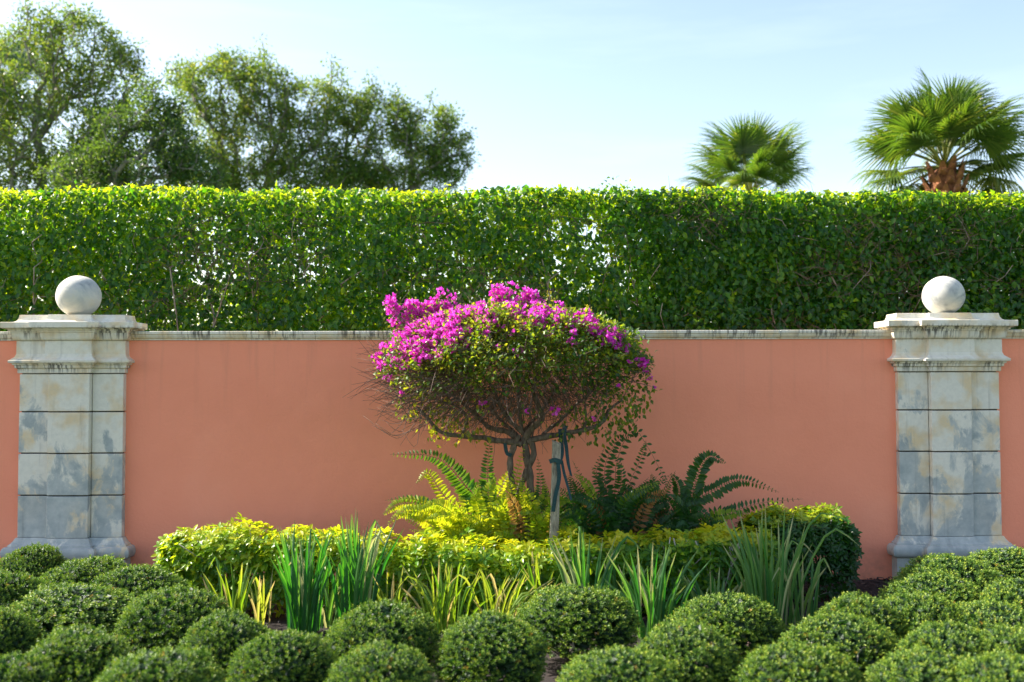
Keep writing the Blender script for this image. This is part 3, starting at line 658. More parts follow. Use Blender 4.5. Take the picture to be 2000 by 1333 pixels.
# leaves
tp = np.array([sk.p[i] for i in tips]); u = (tp - CC) / [260 * BS, .66, 120 * BS]; rad = np.linalg.norm(u, axis=1)
wt = np.clip((rad - .35) * 2, 0.2, 1) * np.clip(.62 + .9 * u[:, 2], .16, 1.2); wt += .35 * np.clip(u[:, 0] - .45, 0, 1) + .18 * np.clip(-u[:, 0] - .6, 0, 1); wt /= wt.sum()
n = 20000; ci = rng.choice(len(tp), n, p=wt); pos = tp[ci] + rng.normal(size=(n, 3)) * .042; uu = (pos - CC) / [260 * BS, .66, 120 * BS]
m = (np.linalg.norm(uu, axis=1) < 1.1) & ~((np.abs(uu[:, 0]) < .55) & (uu[:, 2] < -.35) & (rng.uniform(0, 1, n) < .8)); pos, uu, ci = pos[m], uu[m], ci[m]; n = len(pos)
tn = np.clip(rng.normal(.42, .2, len(tp))[ci] + rng.normal(0, .12, n) - .12 * uu[:, 0] + .12 * uu[:, 2] - .5 * np.clip(.85 - np.linalg.norm(uu, axis=1), 0, 1), 0, 1)  # light put into the tint: darker inside the crown, lighter left and up
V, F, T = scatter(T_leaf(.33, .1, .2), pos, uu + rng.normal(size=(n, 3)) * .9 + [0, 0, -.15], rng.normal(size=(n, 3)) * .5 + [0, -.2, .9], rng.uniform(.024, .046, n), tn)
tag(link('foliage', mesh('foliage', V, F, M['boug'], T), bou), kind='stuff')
# hanging leaves on the right, over the limb
pts = np.array([B3(a + rnd.gauss(0, 14), b + rnd.gauss(0, 12), rnd.uniform(-.25, .15)) for a, b in [(1250, 790), (1225, 815), (1200, 830), (1215, 770), (1180, 800), (1165, 845), (1245, 760), (1240, 775), (1230, 800), (1150, 825), (1190, 815), (1120, 800), (870, 790), (820, 775), (840, 800), (880, 815), (860, 840), (905, 840), (1100, 850), (850, 830), (905, 815), (930, 845), (800, 800)] for _ in range(26)]); n = len(pts)
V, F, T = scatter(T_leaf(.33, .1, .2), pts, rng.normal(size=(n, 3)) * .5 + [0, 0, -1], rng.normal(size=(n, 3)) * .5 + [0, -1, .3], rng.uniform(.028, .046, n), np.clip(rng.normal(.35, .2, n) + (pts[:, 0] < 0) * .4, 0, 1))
tag(link('lower_leaves', mesh('lower_leaves', V, F, M['boug'], T), bou), kind='stuff')
# flower clusters: bracts in threes
def cluster(seed, nb, rad):
    g = np.random.default_rng(seed); P_, D_, N_, S_, T_ = [], [], [], [], []
    for _ in range(nb):
        o = unit(g.normal(size=3) * [1, 1, .8] + [0, -.25, .35]); q = o * rad * g.uniform(.4, 1); a0 = g.uniform(0, 6.28); sx_ = unit(np.cross(o, [.3, .2, 1])); sy_ = np.cross(o, sx_); tt = g.uniform(.15, .95); s = g.uniform(.019, .031)
        for k in range(3):
            a = a0 + k * 2.094; lat = math.cos(a) * sx_ + math.sin(a) * sy_
            P_.append(q + lat * .002); D_.append(o * .8 + lat * .75); N_.append(o * .75 - lat * .8); S_.append(s); T_.append(np.clip(tt + g.normal() * .1, 0, 1))
    V, F, T = scatter(T_leafbig(.40, .10, -.10), np.array(P_), np.array(D_), np.array(N_), np.array(S_), np.array(T_))
    return mesh('flower_cluster', V, F, M['bract'], T)
clm = [cluster(i, nb, r_) for i, (nb, r_) in enumerate(((9, .035), (11, .042), (7, .03), (13, .048), (5, .02), (3, .012), (9, .04), (2, .01)))]
fl = []
def band(n, pts, sx_, sy_, big=True):
    c = curve([(a, b, 0) for a, b in pts], 60)
    for _ in range(n):
        q = c[rnd.randrange(60)]; fl.append((q[0] + rnd.gauss(0, sx_), q[1] + rnd.gauss(0, sy_), big))
band(8, [(752, 592), (762, 606), (775, 612)], 7, 8); band(46, [(805, 640), (850, 630), (900, 632)], 16, 17); band(4, [(768, 628), (774, 642)], 3, 4, False)
band(34, [(812, 604), (840, 606), (865, 615), (885, 625)], 12, 11); band(26, [(800, 640), (830, 640), (880, 640)], 14, 14)
band(30, [(815, 615), (800, 650), (790, 670), (800, 700)], 12, 12); band(18, [(850, 650), (830, 690), (845, 680)], 14, 12)
band(20, [(785, 670), (765, 690), (745, 705), (760, 718), (790, 710)], 9, 9); band(10, [(890, 640), (880, 665), (905, 660)], 10, 9)
band(22, [(895, 625), (930, 605), (960, 605)], 9, 10); band(12, [(965, 575), (985, 582), (990, 572)], 9, 9); band(24, [(940, 625), (970, 610), (1000, 600)], 12, 11)
band(24, [(1010, 595), (1035, 585), (1055, 600), (1060, 612)], 9, 8); band(26, [(1040, 610), (1070, 618), (1095, 620), (1120, 630)], 12, 10)
band(22, [(1110, 615), (1145, 628), (1160, 640)], 11, 10); band(20, [(1140, 640), (1170, 648), (1195, 660), (1207, 658)], 8, 6)
band(9, [(1200, 668), (1215, 680), (1230, 688)], 5, 5, False); band(10, [(1232, 700), (1250, 706), (1262, 722), (1268, 738), (1272, 758), (1265, 760)], 5, 4, False)
band(26, [(840, 640), (950, 640), (1010, 640), (1110, 645), (1180, 668)], 30, 14, False)
for a, b in ((1005, 626), (952, 653), (1013, 688), (1008, 684), (972, 678), (914, 672), (907, 674), (1056, 661), (1117, 666), (1125, 676), (861, 694), (810, 690), (784, 717), (755, 738), (784, 770), (940, 786), (948, 792), (1023, 804), (875, 840), (1160, 818), (1206, 758), (896, 653), (1082, 803)): fl.append((a, b, False))
rx, rz = 262 * BS, 128 * BS
fpos = []
for a, b, big in fl:
    q0 = B3(a, b); v = (q0 - CC) / [rx, 1, rz]; rr = v[0] ** 2 + v[2] ** 2
    dy = -.66 * math.sqrt(max(0, 1 - min(rr, 1))) * rnd.uniform(.75, 1.02) if b > 640 or rnd.random() < .75 else .35 * math.sqrt(max(0, 1 - min(rr, 1)))
    q = P(a, b, BY + dy); fpos += [q + np.array([rnd.gauss(0, .03), rnd.gauss(0, .03), rnd.gauss(-.02, .03)]) for _ in range(5)]; o = link('flower_cluster', clm[rnd.choice((0, 1, 2, 3, 6)) if big else rnd.choice((4, 5, 7))], bou, loc=tuple(q - np.array(bou.location)))
    o.rotation_euler = (rnd.gauss(0, .4), rnd.gauss(0, .4), rnd.uniform(0, 6.28) if b < 640 else rnd.gauss(0, .8)); s = rnd.uniform(.8, 1.1); o.scale = (s, s, s)
fpos = np.array(fpos); n = len(fpos)
V, F, T = scatter(T_leaf(.33, .1, .2), fpos, rand_unit(n) + [0, 0, -.1], rng.normal(size=(n, 3)) * .5 + [0, -.2, .9], rng.uniform(.024, .042, n), np.clip(rng.normal(.55, .25, n), 0, 1))
tag(link('upper_leaves', mesh('upper_leaves', V, F, M['boug'], T), bou), kind='stuff')
# woody shoots that carry the clusters at the upper left
for a0, b0, a1, b1 in ((830, 680, 762, 600), (850, 680, 812, 600), (870, 690, 845, 600), (900, 690, 878, 615), (815, 720, 750, 700), (1180, 720, 1262, 730), (1200, 740, 1272, 755), (960, 640, 968, 572)):
    q = curve([B3(a0, b0, -.1), B3((a0 + a1) / 2 + 6, (b0 + b1) / 2, -.25), B3(a1, b1, -.3)], 8)
    link('shoot', mesh('shoot', *tube(q, np.linspace(.004, .0018, 8), 5)[:2], M['twig_boug'], smooth=True), bou)
# pale young shoots above the flowers
yp = np.array([B3(a + rnd.gauss(0, 5), b + rnd.gauss(0, 6), rnd.uniform(-.3, .1)) for a, b in [(960, 562), (1068, 588), (1070, 580), (1148, 610), (1235, 672), (1243, 678), (1140, 600), (1080, 585)] for _ in range(9)]); n = len(yp)
V, F, T = scatter(T_leaf(.3), yp, rand_unit(n) + [0, 0, .6], rand_unit(n) + [0, 0, .8], rng.uniform(.015, .025, n), np.full(n, .9)); link('young_shoots', mesh('young_shoots', V, F, M['boug'], T), bou)

# ------------------------------------------------------------------ stake and its straps
q0, q1 = B3(1078, 1175, -.22), B3(1087, 868, -.22); q0[2] = -.03
st = empty('wooden_stake', (q0[0], q0[1], 0), 'weathered wooden stake with green tie straps in front of the bougainvillea trunk', 'stake')
import bmesh
bm = bmesh.new(); bmesh.ops.create_cube(bm, size=1)
hw = .036
for v in bm.verts:
    top = v.co.z > 0; c = q1 if top else q0; k = 1.0
    v.co = Vector((c[0] + v.co.x * 2 * hw * .82, c[1] + v.co.y * 2 * hw * .8, c[2] + (.022 if top and v.co.x < 0 else (-.004 if top else 0)) + (.01 if top and v.co.y > 0 else 0)))
bmesh.ops.subdivide_edges(bm, edges=[e for e in bm.edges if abs(e.verts[0].co.z - e.verts[1].co.z) > .4], cuts=14)
for v in bm.verts: v.co.x += .003 * mn.noise(v.co * 7); v.co.y += .003 * mn.noise(v.co * 9 + Vector((5, 0, 0)))
bmesh.ops.bevel(bm, geom=[e for e in bm.edges if e.calc_face_angle(0) > .8], offset=.003, segments=1, affect='EDGES')
me = bpy.data.meshes.new('post'); bm.to_mesh(me); bm.free(); me.materials.append(M['post']); link('post', me, st)
def ribbon(pts, w, tw=0.0, parent=st, name='strap', m=M['strap']):
    c = curve([B3(*p) for p in pts], 18); t = unit(np.gradient(c, axis=0)); V = []
    for i in range(18):
        a = tw * i / 17; sd = unit(np.cross(t[i], np.array([math.sin(a) * .9, -math.cos(a), .1]))); nn = unit(np.cross(t[i], sd)); V += [c[i] - sd * w / 2, c[i] + sd * w / 2, c[i] + sd * w / 2 + nn * .002, c[i] - sd * w / 2 + nn * .002]
    F = []
    for i in range(17):
        for j in range(4): a, b = i * 4 + j, i * 4 + (j + 1) % 4; F.append([a, b, b + 4, a + 4])
    F += [[3, 2, 1, 0], [68, 69, 70, 71]]; link(name, mesh(name, np.array(V), F, m), parent)
ribbon([(1073, 902, -.262), (1084, 899, -.275), (1097, 903, -.262)], .03); ribbon([(1097, 900, -.24), (1102, 925, -.25), (1109, 950, -.25), (1116, 977, -.26)], .02, .9)
ribbon([(1090, 903, -.266), (1092, 935, -.272), (1085, 968, -.275), (1080, 1000, -.268)], .028, .3); ribbon([(1104, 832, -.1), (1102, 850, -.12), (1106, 872, -.13), (1110, 905, -.16), (1116, 930, -.2)], .03, 1.1)
ribbon([(1094, 838, -.1), (1096, 860, -.12), (1098, 885, -.18), (1094, 902, -.25)], .03, .6); ribbon([(986, 866, -.05), (990, 885, -.055), (999, 890, -.05)], .026, .5)

# ------------------------------------------------------------------ ferns
def frond_mesh(c3, wid, mat, dense=34, tint=.4, seed=0, face=None):
    """rachis through the points c3, a pinna to either side at every step"""
    g = np.random.default_rng(seed); n = dense; c = curve(c3, n + 1); t = unit(np.gradient(c, axis=0)); L = np.linalg.norm(np.diff(c, axis=0), axis=1).sum()
    face = np.array([0, -1, .35]) if face is None else face
    parts = [tube(curve(c3, 12), np.linspace(.0028, .0009, 12), 3)]; parts[0] = (parts[0][0], parts[0][1], np.full(len(parts[0][0]), .2))
    T6 = T_leafbig(.21, .05, .2); P_, D_, N_, S_, T_ = [], [], [], [], []
    for i in range(2, n):
        u = i / n; w = wid * min(1, .35 + 3.2 * u) * (1 - max(0, u - .55) / .47) ** .75
        nn = unit(face - t[i] * np.dot(face, t[i])); sd = np.cross(t[i], nn)
        for s in (-1, 1):
            P_.append(c[i] + t[i] * g.normal() * .002); D_.append(s * sd + t[i] * (.28 + g.normal() * .07) - nn * .12 + [0, 0, -.12]); N_.append(nn + s * t[i] * .1 + g.normal(size=3) * .12); S_.append(max(w, .008) * g.uniform(.88, 1.08)); T_.append(np.clip(tint + g.normal() * .16, 0, 1))
    parts.append(scatter(T6, np.array(P_), np.array(D_), np.array(N_), np.array(S_), np.array(T_)))
    V, F, T = join(parts); return mesh('frond', V, F, mat, T)
def fern(label, bpx, Y, lit, fronds, auto, aw=1.0, seed=0, tint=.4, rng_a=(-1, 1), hh=(.35, .62)):
    g = random.Random(seed); b = P(bpx, 740, Y); b[2] = 0; t = empty('fern', (b[0], Y, 0), label, 'fern', 'ferns around the bougainvillea trunk')
    for i, f in enumerate(fronds):
        pts, w = f[0], f[1]; m_ = M[f[2]] if len(f) > 2 else M[lit]
        c3 = [(b[0] + g.uniform(-.05, .05), Y + g.uniform(-.03, .03), .02)] + [P(a, c, Y + d_) for a, c, d_ in pts]
        link('frond', frond_mesh(c3, w, m_, int(max(26, 40 * w / .075)), tint, seed * 50 + i, np.array([g.gauss(0, .3), -1, .25])), t)
    for i in range(auto):
        a = g.uniform(-1, 1); h = g.uniform(*hh); rch = g.uniform(.12, .42) * (1 if a > 0 else -1) * aw; dy = g.uniform(-.28, .16)
        x0 = b[0] + g.uniform(-.16, .16); p1 = (x0 + rch * .35, Y + dy * .4, h * .72); p2 = (x0 + rch, Y + dy, h * g.uniform(.75, 1.05))
        link('frond', frond_mesh([(x0, Y, .02), p1, p2], g.uniform(.045, .07), M['fern_dry' if g.random() < .1 else lit], 30, tint + g.uniform(-.2, .2), seed * 77 + i, np.array([g.gauss(0, .6), -1, g.uniform(.1, .9)])), t)
    return t
FY = -.72
fern('sunlit yellow green fern with a long arching frond left of the bougainvillea trunk', 905, FY, 'fern_lit',
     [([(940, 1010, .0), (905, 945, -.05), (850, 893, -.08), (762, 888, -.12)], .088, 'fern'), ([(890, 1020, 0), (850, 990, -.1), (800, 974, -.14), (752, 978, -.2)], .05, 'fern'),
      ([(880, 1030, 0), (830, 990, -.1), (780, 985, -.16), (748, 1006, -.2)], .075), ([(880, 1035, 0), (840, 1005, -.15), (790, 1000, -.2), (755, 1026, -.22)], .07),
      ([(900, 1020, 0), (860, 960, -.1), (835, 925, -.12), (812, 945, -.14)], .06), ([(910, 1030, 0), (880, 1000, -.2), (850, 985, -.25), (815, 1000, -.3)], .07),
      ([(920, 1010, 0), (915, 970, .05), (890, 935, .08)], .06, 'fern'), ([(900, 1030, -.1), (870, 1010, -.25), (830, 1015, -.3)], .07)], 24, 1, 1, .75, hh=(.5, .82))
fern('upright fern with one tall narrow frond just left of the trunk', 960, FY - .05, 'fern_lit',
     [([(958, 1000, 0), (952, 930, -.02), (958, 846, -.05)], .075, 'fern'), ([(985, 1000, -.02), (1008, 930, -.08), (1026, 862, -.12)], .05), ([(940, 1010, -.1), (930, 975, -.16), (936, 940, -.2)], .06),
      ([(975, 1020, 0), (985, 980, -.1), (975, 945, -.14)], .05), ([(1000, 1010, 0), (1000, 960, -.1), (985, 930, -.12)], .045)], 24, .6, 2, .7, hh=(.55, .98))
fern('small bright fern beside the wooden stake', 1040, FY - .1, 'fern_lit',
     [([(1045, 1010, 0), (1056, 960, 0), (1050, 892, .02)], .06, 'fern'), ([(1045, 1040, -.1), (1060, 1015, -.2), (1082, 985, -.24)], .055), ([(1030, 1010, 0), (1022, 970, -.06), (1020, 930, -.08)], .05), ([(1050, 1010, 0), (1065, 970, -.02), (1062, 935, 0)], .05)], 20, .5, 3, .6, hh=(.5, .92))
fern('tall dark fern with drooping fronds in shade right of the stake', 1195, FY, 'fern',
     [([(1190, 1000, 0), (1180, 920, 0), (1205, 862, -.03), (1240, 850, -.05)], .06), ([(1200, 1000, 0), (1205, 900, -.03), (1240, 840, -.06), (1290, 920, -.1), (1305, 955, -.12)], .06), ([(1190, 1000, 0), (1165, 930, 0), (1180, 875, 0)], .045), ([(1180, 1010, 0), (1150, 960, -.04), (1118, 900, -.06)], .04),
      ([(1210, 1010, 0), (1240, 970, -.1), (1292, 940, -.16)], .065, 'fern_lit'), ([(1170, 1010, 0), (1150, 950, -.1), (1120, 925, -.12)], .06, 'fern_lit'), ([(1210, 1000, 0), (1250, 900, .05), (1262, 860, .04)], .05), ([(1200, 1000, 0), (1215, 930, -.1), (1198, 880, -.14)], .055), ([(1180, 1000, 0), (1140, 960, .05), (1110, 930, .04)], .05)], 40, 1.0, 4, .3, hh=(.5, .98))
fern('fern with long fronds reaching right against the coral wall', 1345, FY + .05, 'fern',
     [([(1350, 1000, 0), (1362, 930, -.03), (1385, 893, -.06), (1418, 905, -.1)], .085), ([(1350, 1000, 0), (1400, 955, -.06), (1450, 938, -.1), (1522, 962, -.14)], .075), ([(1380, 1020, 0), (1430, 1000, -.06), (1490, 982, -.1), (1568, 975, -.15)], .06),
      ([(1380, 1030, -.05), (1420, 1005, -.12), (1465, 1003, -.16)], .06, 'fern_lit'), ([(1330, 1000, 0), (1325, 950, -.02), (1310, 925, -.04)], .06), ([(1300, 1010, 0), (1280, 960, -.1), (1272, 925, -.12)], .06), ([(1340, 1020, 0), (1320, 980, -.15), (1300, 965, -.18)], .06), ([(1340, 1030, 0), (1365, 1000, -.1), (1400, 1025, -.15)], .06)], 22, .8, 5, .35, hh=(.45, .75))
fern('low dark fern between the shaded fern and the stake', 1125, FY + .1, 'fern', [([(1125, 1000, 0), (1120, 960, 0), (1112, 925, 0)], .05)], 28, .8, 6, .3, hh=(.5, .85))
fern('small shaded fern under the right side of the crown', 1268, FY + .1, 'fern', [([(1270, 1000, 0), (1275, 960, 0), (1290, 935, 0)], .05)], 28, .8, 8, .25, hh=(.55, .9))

# ------------------------------------------------------------------ low hedges and the rounded shrub
def shrubbery(name, label, cat, path, half, top, mat, nwh, nl, lsize, tmean, stems, big, seed, open_front=.38, e_=.62):
    """a clipped band of leaf whorls along a ground path; top(s) gives the height"""
    g = np.random.default_rng(seed); c = curve([(a, b, 0) for a, b in path], 80); s = g.uniform(0, 79, nwh); i = s.astype(int); f = (s - i)[:, None]
    ctr = c[i] * (1 - f) + c[np.minimum(i + 1, 79)] * f; tn = unit(np.gradient(c, axis=0))[i]; nr = np.stack([tn[:, 1], -tn[:, 0], np.zeros(nwh)], 1)   # towards the camera
    H = top(ctr[:, 0]); ph_ = g.uniform(-.15, 1.0, nwh) * math.pi; q = g.uniform(.62, 1.06, nwh) ** .8; q *= 1 - .16 * (np.sin(s * 1.9 + 3 * ph_) * np.sin(ph_ * 9 + s * .7) > .45)
    ca, sa = np.cos(ph_), np.sin(ph_); X = np.sign(ca) * np.abs(ca) ** e_; Z = np.sign(sa) * np.abs(sa) ** e_
    ff = g.uniform(0, 1, nwh) < (.42 if e_ < .7 else .2); X = np.where(ff, g.uniform(.75, 1.0, nwh), X); Z = np.where(ff, 2.2 * (g.uniform(.06, .92, nwh) - .55), Z)
    endt = np.minimum(s, 79 - s) / 79; sq = np.clip(endt * 14, .25, 1) ** .5
    pos = ctr + nr * (half * X * q * sq)[:, None]; pos[:, 2] = H * .55 + H * .45 * Z * q * np.where(Z > 0, 1, 1.1) * (.75 + .25 * sq) + g.normal(size=nwh) * .012
    m = (g.uniform(0, 1, nwh) > open_front * (X > .5) * (pos[:, 2] < H * .6)) & (pos[:, 2] > .03); pos, nr, X, Z, H = pos[m], nr[m], X[m], Z[m], H[m]; nw = len(pos)
    ax = unit(nr * X[:, None] * .7 + np.stack([np.zeros(nw)] * 2 + [np.maximum(Z, 0) * .9 + .25], 1) + g.normal(size=(nw, 3)) * .3)
    k = nl; a = g.uniform(0, 6.28, (nw, 1)) + np.arange(k) * 6.283 / k + g.normal(size=(nw, k)) * .2
    u_ = unit(np.cross(ax, [.1, .2, 1.])); v_ = np.cross(ax, u_); lat = np.cos(a)[..., None] * u_[:, None] + np.sin(a)[..., None] * v_[:, None]
    d_ = (ax[:, None] * g.uniform(.1, .8, (nw, k, 1)) + lat).reshape(-1, 3); n_ = (ax[:, None] - lat * .4).reshape(-1, 3) + g.normal(size=(nw * k, 3)) * .15
    pp = np.repeat(pos, k, 0) + d_ * .004 - np.repeat(ax, k, 0) * g.uniform(0, .025, nw * k)[:, None]; hz = np.clip(pp[:, 2] / np.repeat(H, k), 0, 1)
    tt = np.clip(tmean + g.normal(0, .16, nw).repeat(k) + g.normal(0, .12, nw * k) + (.25 if seed == 5 else .6) * (hz > .9) - .20 * (pp[:, 0] > .3) + .30 * (hz > .88) * (pp[:, 0] > .3) - .12 * (hz < .6), 0, 1); ss = g.uniform(.65, 1.15, nw * k) * lsize  # yellow tips; crown's shade at right and foot shade put into the tint
    t = empty(name, (float(c[40][0]), float(c[40][1]), 0), label, cat)
    # the leaves that show largest become objects of their own
    cand = np.nonzero((pp[:, 1] < np.repeat(ctr[m][:, 1], k) - half * .2) | (hz > .9))[0]; pick = g.choice(cand, big, replace=False); rest = np.setdiff1d(np.arange(len(pp)), pick)
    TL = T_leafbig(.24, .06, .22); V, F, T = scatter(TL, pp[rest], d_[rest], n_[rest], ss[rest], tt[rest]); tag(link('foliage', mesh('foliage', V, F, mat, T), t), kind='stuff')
    lms = [mesh('leaf', *TL, mat, np.full(11, x_)) for x_ in np.linspace(.1, .95, 7)]; R = frames(d_[pick], n_[pick])
    for j, pi in enumerate(pick):
        o = link('leaf', lms[int(min(6, tt[pi] * 7))], t, loc=tuple(pp[pi] - np.array(t.location))); o.rotation_euler = Matrix(R[j].tolist()).to_euler(); o.scale = (ss[pi] * 1.1,) * 3
    # woody stems, clipped at the top
    for _ in range(stems):
        si = g.integers(2, 78); cc = c[si]; nn_ = np.array([tn[0][1], -tn[0][0], 0]) if False else unit(np.array([c[min(si + 1, 79)][1] - c[si - 1][1], -(c[min(si + 1, 79)][0] - c[si - 1][0]), 0])); b0 = cc + nn_ * half * g.uniform(-.3, .5); h = float(top(np.array([cc[0]]))[0]) * g.uniform(.72, .97)
        x1 = b0 + nn_ * half * g.uniform(.1, .45) + [g.normal() * .05, 0, h * .5]; x2 = x1 + [g.normal() * .04, g.normal() * .02, h * .5]; q_ = curve([b0, x1, x2], 8) + g.normal(size=(8, 3)) * .004
        parts = [tube(q_, np.linspace(.0075, .0045, 8), 5)]
        for _b in range(2):
            j = g.integers(2, 6); e = q_[j] + np.array([g.normal() * .07, -abs(g.normal()) * .03, g.uniform(.06, .15)]); parts.append(tube(curve([q_[j], (q_[j] + e) / 2 + [0.01, 0, -.01], e], 4), np.linspace(.005, .003, 4), 4))
        V, F, T = join(parts); link('stem', mesh('stem', V, F, M['bark_gray'], smooth=True), t)
    return t
def topA(x):
    px_ = np.array([-2.6, -2.25, -2.0, -1.75, -1.6, -1.45, -1.2, -.9, -.2, .15, .3, .7, 1.2, 1.5, 1.9]); h = np.array([.34, .52, .585, .60, .53, .59, .55, .53, .50, .47, .53, .535, .55, .55, .5])
    return np.interp(x, px_, h) + .018 * np.sin(x * 19) + .012 * np.sin(x * 43 + 2)
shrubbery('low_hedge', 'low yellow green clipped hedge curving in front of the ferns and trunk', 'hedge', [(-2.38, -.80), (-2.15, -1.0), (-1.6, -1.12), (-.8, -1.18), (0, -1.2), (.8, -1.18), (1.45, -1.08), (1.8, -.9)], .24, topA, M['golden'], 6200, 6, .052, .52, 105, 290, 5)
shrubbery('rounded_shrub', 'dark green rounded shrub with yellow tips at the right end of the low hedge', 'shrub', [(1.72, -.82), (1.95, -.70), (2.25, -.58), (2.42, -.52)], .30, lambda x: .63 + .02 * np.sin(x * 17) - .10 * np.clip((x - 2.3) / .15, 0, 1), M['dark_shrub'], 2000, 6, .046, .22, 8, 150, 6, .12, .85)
# fallen grey branch on the mulch by the rounded shrub
a0, a1, a2 = G(1562, 1180, .03), G(1600, 1165, .05), G(1645, 1145, .10)
tag(link('fallen_branch', mesh('fallen_branch', *tube(curve([a0, a1, a2], 10), np.linspace(.012, .008, 10), 7)[:2], M['bark_gray'], smooth=True)), 'grey fallen branch lying on the dark mulch under the rounded shrub', 'branch')

# ------------------------------------------------------------------ strap leaved clumps
def blade(g, b, h, lean, dy, w, mat, tint, flop=0):
    n = 8; az = g.uniform(0, 3.14); V = []; mid = np.array([b[0] + lean * .38, b[1] + dy * .4, h * .58]); tip = np.array([b[0] + lean, b[1] + dy, h])
    c = curve([b, mid, tip] + ([tip + np.array([lean * .6, -.02, -flop])] if flop else []), n); t = unit(np.gradient(c, axis=0)); f = np.array([math.cos(az) * .55, -1, 0]); 
    for i in range(n):
        u = i / (n - 1); ww = w * (.72 + .6 * u if u < .45 else .99 * (1 - ((u - .45) / .56) ** 1.8)) / 2; sd = unit(np.cross(t[i], f)); nn = np.cross(sd, t[i]); V += [c[i] - sd * ww, c[i] + nn * ww * .35, c[i] + sd * ww]
    F = []
    for i in range(n - 1):
        a = i * 3
        for j in (0, 1): F += [[a + j, a + j + 1, a + j + 4], [a + j, a + j + 4, a + j + 3]]
    tt = np.full(len(V), tint); tt[-6:] = min(1, tint + .3); return mesh('blade', np.array(V), np.array(F), mat, tt)
def clump(label, px, Y, n, htip, spread, w, mat, tint, seed, flop=.1):
    g = random.Random(seed); b = P(px, 740, Y); b[2] = 0; t = empty('strap_leaf_plant', (b[0], Y, 0), label, 'plant', 'strap leaved clumps in front of the low hedge')
    H = P(px, htip, Y)[2]; sp = spread * (Y - CAM[1]) / 2000
    for i in range(n):
        a = g.uniform(-1, 1); ln = a * sp * g.uniform(.35, 1.0); h = H * (g.uniform(.6, 1) if i > 7 else g.uniform(.96, 1.05)) * (1 - .12 * abs(a)); fl_ = g.uniform(.03, .12) if g.random() < flop else 0
        link('blade', blade(g, np.array([b[0] + (a * .22 + g.uniform(-1, 1) * .2) * sp + g.gauss(0, .015), Y + g.uniform(-.07, .07), -.005]), h, ln, g.uniform(-.12, .12), w * g.uniform(.7, 1.15), M[mat], min(1, max(0, tint + g.gauss(0, .2))) if g.random() > .08 else .97, fl_), t)
    return t
clump('dense upright blue green iris clump nearest the left boxwoods', 592, -1.68, 46, 1018, 62, .024, 'iris', .15, 1, .05)
clump('tall blue green iris clump standing right beside the densest clump', 695, -1.62, 46, 1000, 78, .024, 'iris', .2, 2, .06)
clump('short light green strap leaf clump in front of the left hedge end', 455, -1.55, 17, 1095, 70, .022, 'lily', .3, 3, .1)
clump('small pale strap leaf tuft between the short clump and the tall irises', 515, -1.5, 9, 1120, 45, .018, 'lily', .75, 4, .2)
clump('sparse pale tuft right of the tall irises', 765, -1.55, 10, 1110, 55, .018, 'lily', .5, 5, .3)
clump('yellow green narrow bladed clump below the bougainvillea', 868, -1.68, 38, 1095, 85, .017, 'lily', .35, 6, .15)
clump('spreading yellow green clump with long bent pale blades near the middle', 965, -1.62, 30, 1105, 110, .018, 'lily', .5, 7, .25)
clump('green iris clump rising behind the central round boxwood', 1142, -1.52, 34, 1030, 80, .022, 'iris', .4, 8, .1)
clump('arching dark green iris clump right of the central round boxwood', 1278, -1.78, 38, 1055, 105, .022, 'iris', .3, 9, .12)
clump('tall grey green iris clump with pale upright blades at the right', 1500, -1.62, 40, 985, 95, .020, 'iris', .5, 10, .08)

clump('loose blue green blades filling the gap between the two tall iris clumps', 645, -1.5, 22, 1070, 70, .02, 'iris', .45, 11, .2)
clump('thin green tuft between the bent pale blades and the central round boxwood', 1060, -1.48, 22, 1085, 75, .018, 'lily', .25, 12, .2)
clump('green strap leaf tuft between the central boxwood clump and the arching iris', 1212, -1.45, 20, 1085, 60, .02, 'iris', .45, 13, .15)
clump('low leaning green tuft between the arching iris and the tall grey iris', 1388, -1.55, 22, 1100, 75, .02, 'iris', .4, 14, .25)
clump('short outer tuft at the right foot of the tall grey green iris', 1556, -1.5, 16, 1075, 60, .02, 'iris', .55, 15, .15)

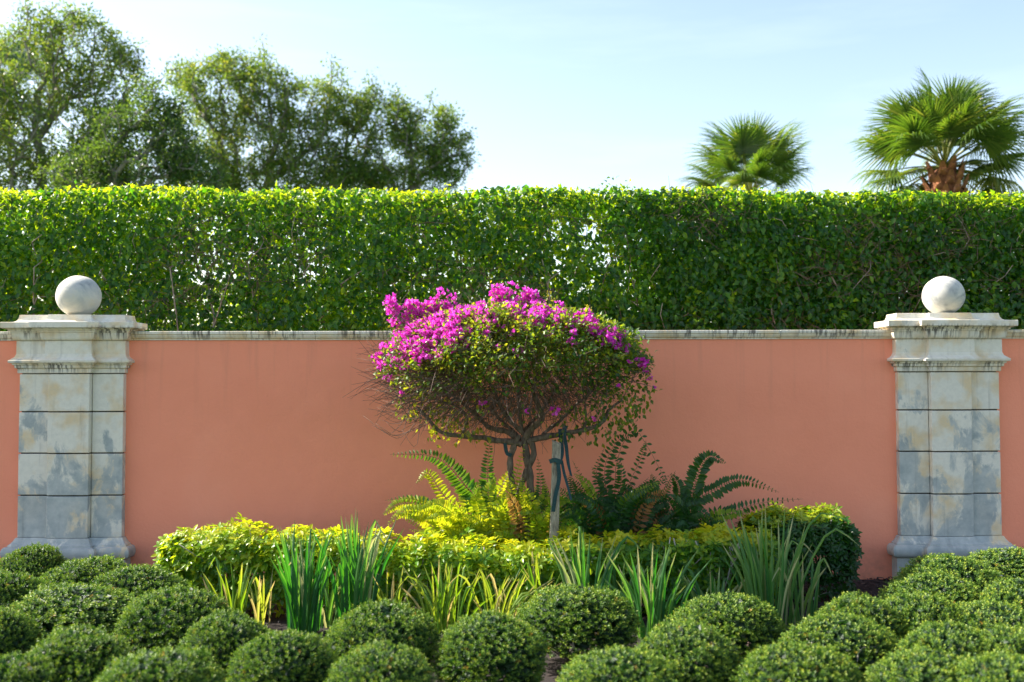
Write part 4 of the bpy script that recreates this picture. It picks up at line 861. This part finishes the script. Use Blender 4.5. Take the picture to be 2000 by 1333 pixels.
# ------------------------------------------------------------------ boxwood mounds
def box_mesh(seed, nsp=2500, k=8):
    g = np.random.default_rng(seed); u = unit(g.normal(size=(nsp * 2, 3))); u = u[u[:, 2] > -.55][:nsp]; n = len(u)
    def rad(u):
        a = np.array([mn.noise(Vector(x) * 1.6 + Vector((seed * 7.1, 0, 0))) for x in u]); b = np.array([mn.noise(Vector(x) * 5.5 + Vector((0, seed * 3.3, 0))) for x in u])
        return 1 + .11 * a + .06 * b
    e = np.stack([np.ones(n), np.ones(n), np.where(u[:, 2] > 0, .98, 1.1)], 1); R_ = rad(u) * g.uniform(.90, 1.03, n); R_ += g.uniform(.02, .07, n) * (g.uniform(0, 1, n) < .07)
    us = np.sign(u) * np.abs(u) ** .9; us = us / np.linalg.norm(us, axis=1, keepdims=True) * (1 + .05 * (1 - np.abs(u[:, 2:3])))
    p = us * R_[:, None] * e * [.5, .5, .5]; ax = unit(us * [1, 1, 1.2] + g.normal(size=(n, 3)) * .35 + [0, 0, .35])
    a = g.uniform(0, 6.28, (n, 1)) + np.arange(k) * 2.4; ux = unit(np.cross(ax, [.21, .1, 1.])); vx = np.cross(ax, ux); lat = np.cos(a)[..., None] * ux[:, None] + np.sin(a)[..., None] * vx[:, None]
    hgt = np.linspace(-.035, .012, k)[None, :, None]; sp = np.linspace(1.1, .35, k)[None, :, None]
    pp = p[:, None] + ax[:, None] * hgt + lat * .004; d_ = lat * sp + ax[:, None] * .75; n_ = ax[:, None] * 1 - lat * .7 + g.normal(size=(n, k, 3)) * .2
    tt = np.clip(g.normal(.38, .13, (n, 1)) + np.linspace(-.22, .20, k)[None] + g.normal(0, .07, (n, k)), 0, .8); odd = g.uniform(0, 1, (n, 1)) < .006; tt = np.where(odd, 1.0, tt)  # sprig bases darker, tips lighter: shade between them put into the tint
    A = scatter(T_leaf2(.30, .1, .1), pp.reshape(-1, 3), d_.reshape(-1, 3), n_.reshape(-1, 3), g.uniform(.017, .029, n * k), tt.ravel())
    # inner leaves added to block the view through, shade put into their tint
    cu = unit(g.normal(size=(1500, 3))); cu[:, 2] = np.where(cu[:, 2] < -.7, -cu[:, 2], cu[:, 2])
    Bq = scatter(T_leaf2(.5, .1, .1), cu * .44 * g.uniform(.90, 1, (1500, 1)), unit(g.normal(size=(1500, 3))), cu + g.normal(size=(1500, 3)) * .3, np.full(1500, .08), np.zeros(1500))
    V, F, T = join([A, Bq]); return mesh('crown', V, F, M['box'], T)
boxm = [box_mesh(i) for i in range(6)]
sk = Skeleton(); sk.path(curve([(0, 0, -.5), (.01, 0, -.35), (0, .01, -.2)], 4)); sk.grow([x for x in rand_unit(40) * .4 * [1, 1, .9] if x[2] > -.3], .08, .2, .4, .1); r = sk.radii(.006, 2.3, .03)
stm = mesh('branches', *frusta(*sk.edges(r), 5)[:2], M['bark_gray'])
mounds = [  # px centre, px of the top, px width, words that single it out
    (57, 1070, 150, 'clipped boxwood mound directly under the left pillar base, farthest left'), (165, 1095, 215, 'clipped boxwood mound in front of the left pillar plinth'),
    (268, 1116, 190, 'boxwood mound between the left pillar plinth and the low hedge'), (5, 1127, 190, 'boxwood mound cut by the left edge just below the farthest one'),
    (145, 1158, 290, 'widest boxwood mound in the left group'), (345, 1158, 215, 'boxwood mound beside the short light green strap leaf clump'), (-25, 1195, 170, 'dark boxwood mound at the left edge beside the widest mound'),
    (442, 1204, 195, 'boxwood mound left of the densest iris clump'), (152, 1237, 225, 'boxwood mound below the widest mound, near the bottom left'), (548, 1243, 205, 'boxwood mound directly below the densest iris clump'),
    (303, 1281, 260, 'blurred boxwood mound cut by the bottom edge at left of centre'), (15, 1287, 190, 'blurred boxwood mound in the bottom left corner'), (745, 1191, 222, 'boxwood mound below the tall irises with a second one in front'),
    (742, 1272, 225, 'blurred boxwood mound at the bottom in front of the iris side mound'), (957, 1209, 220, 'boxwood mound directly below the yellow green narrow clump'), (1130, 1152, 235, 'big round dark boxwood ball in the middle of the bed'),
    (1215, 1275, 245, 'blurred boxwood mound at the bottom just right of centre'), (1342, 1225, 235, 'boxwood mound below the arching dark green iris clump'), (1425, 1170, 215, 'boxwood mound at the foot of the tall grey green irises'),
    (1562, 1262, 245, 'blurred boxwood mound at the bottom below the open mulch'), (1643, 1209, 225, 'boxwood mound just right of the open mulch strip'), (1688, 1170, 190, 'boxwood mound farthest back beside the open mulch'),
    (1800, 1166, 210, 'boxwood mound in the middle of the right group'), (1825, 1128, 200, 'boxwood mound second from the right pillar plinth'), (1858, 1093, 220, 'boxwood mound touching the right pillar plinth'),
    (1972, 1078, 200, 'boxwood mound under the right pillar base at the right edge'), (2010, 1138, 200, 'boxwood mound cut by the right edge below the pillar base'), (1945, 1187, 215, 'boxwood mound of the front right row, third from the bottom'),
    (1862, 1228, 230, 'boxwood mound of the front right row above the corner ones'), (1985, 1235, 225, 'boxwood mound at the right edge above the corner mound'), (1830, 1278, 250, 'blurred boxwood mound at the bottom of the right row'), (1975, 1290, 240, 'blurred boxwood mound in the bottom right corner')]
for i, (a, b, w, lab) in enumerate(mounds):
    H = .43 + .03 * math.sin(i * 2.7); q = G(a, b, H * .985); d_ = q[1] - CAM[1]; wd = w * d_ / 2000 * .97
    t = empty('boxwood_mound', (q[0], q[1] + .03, 0), lab, 'shrub', 'clipped boxwood mounds in the front bed')
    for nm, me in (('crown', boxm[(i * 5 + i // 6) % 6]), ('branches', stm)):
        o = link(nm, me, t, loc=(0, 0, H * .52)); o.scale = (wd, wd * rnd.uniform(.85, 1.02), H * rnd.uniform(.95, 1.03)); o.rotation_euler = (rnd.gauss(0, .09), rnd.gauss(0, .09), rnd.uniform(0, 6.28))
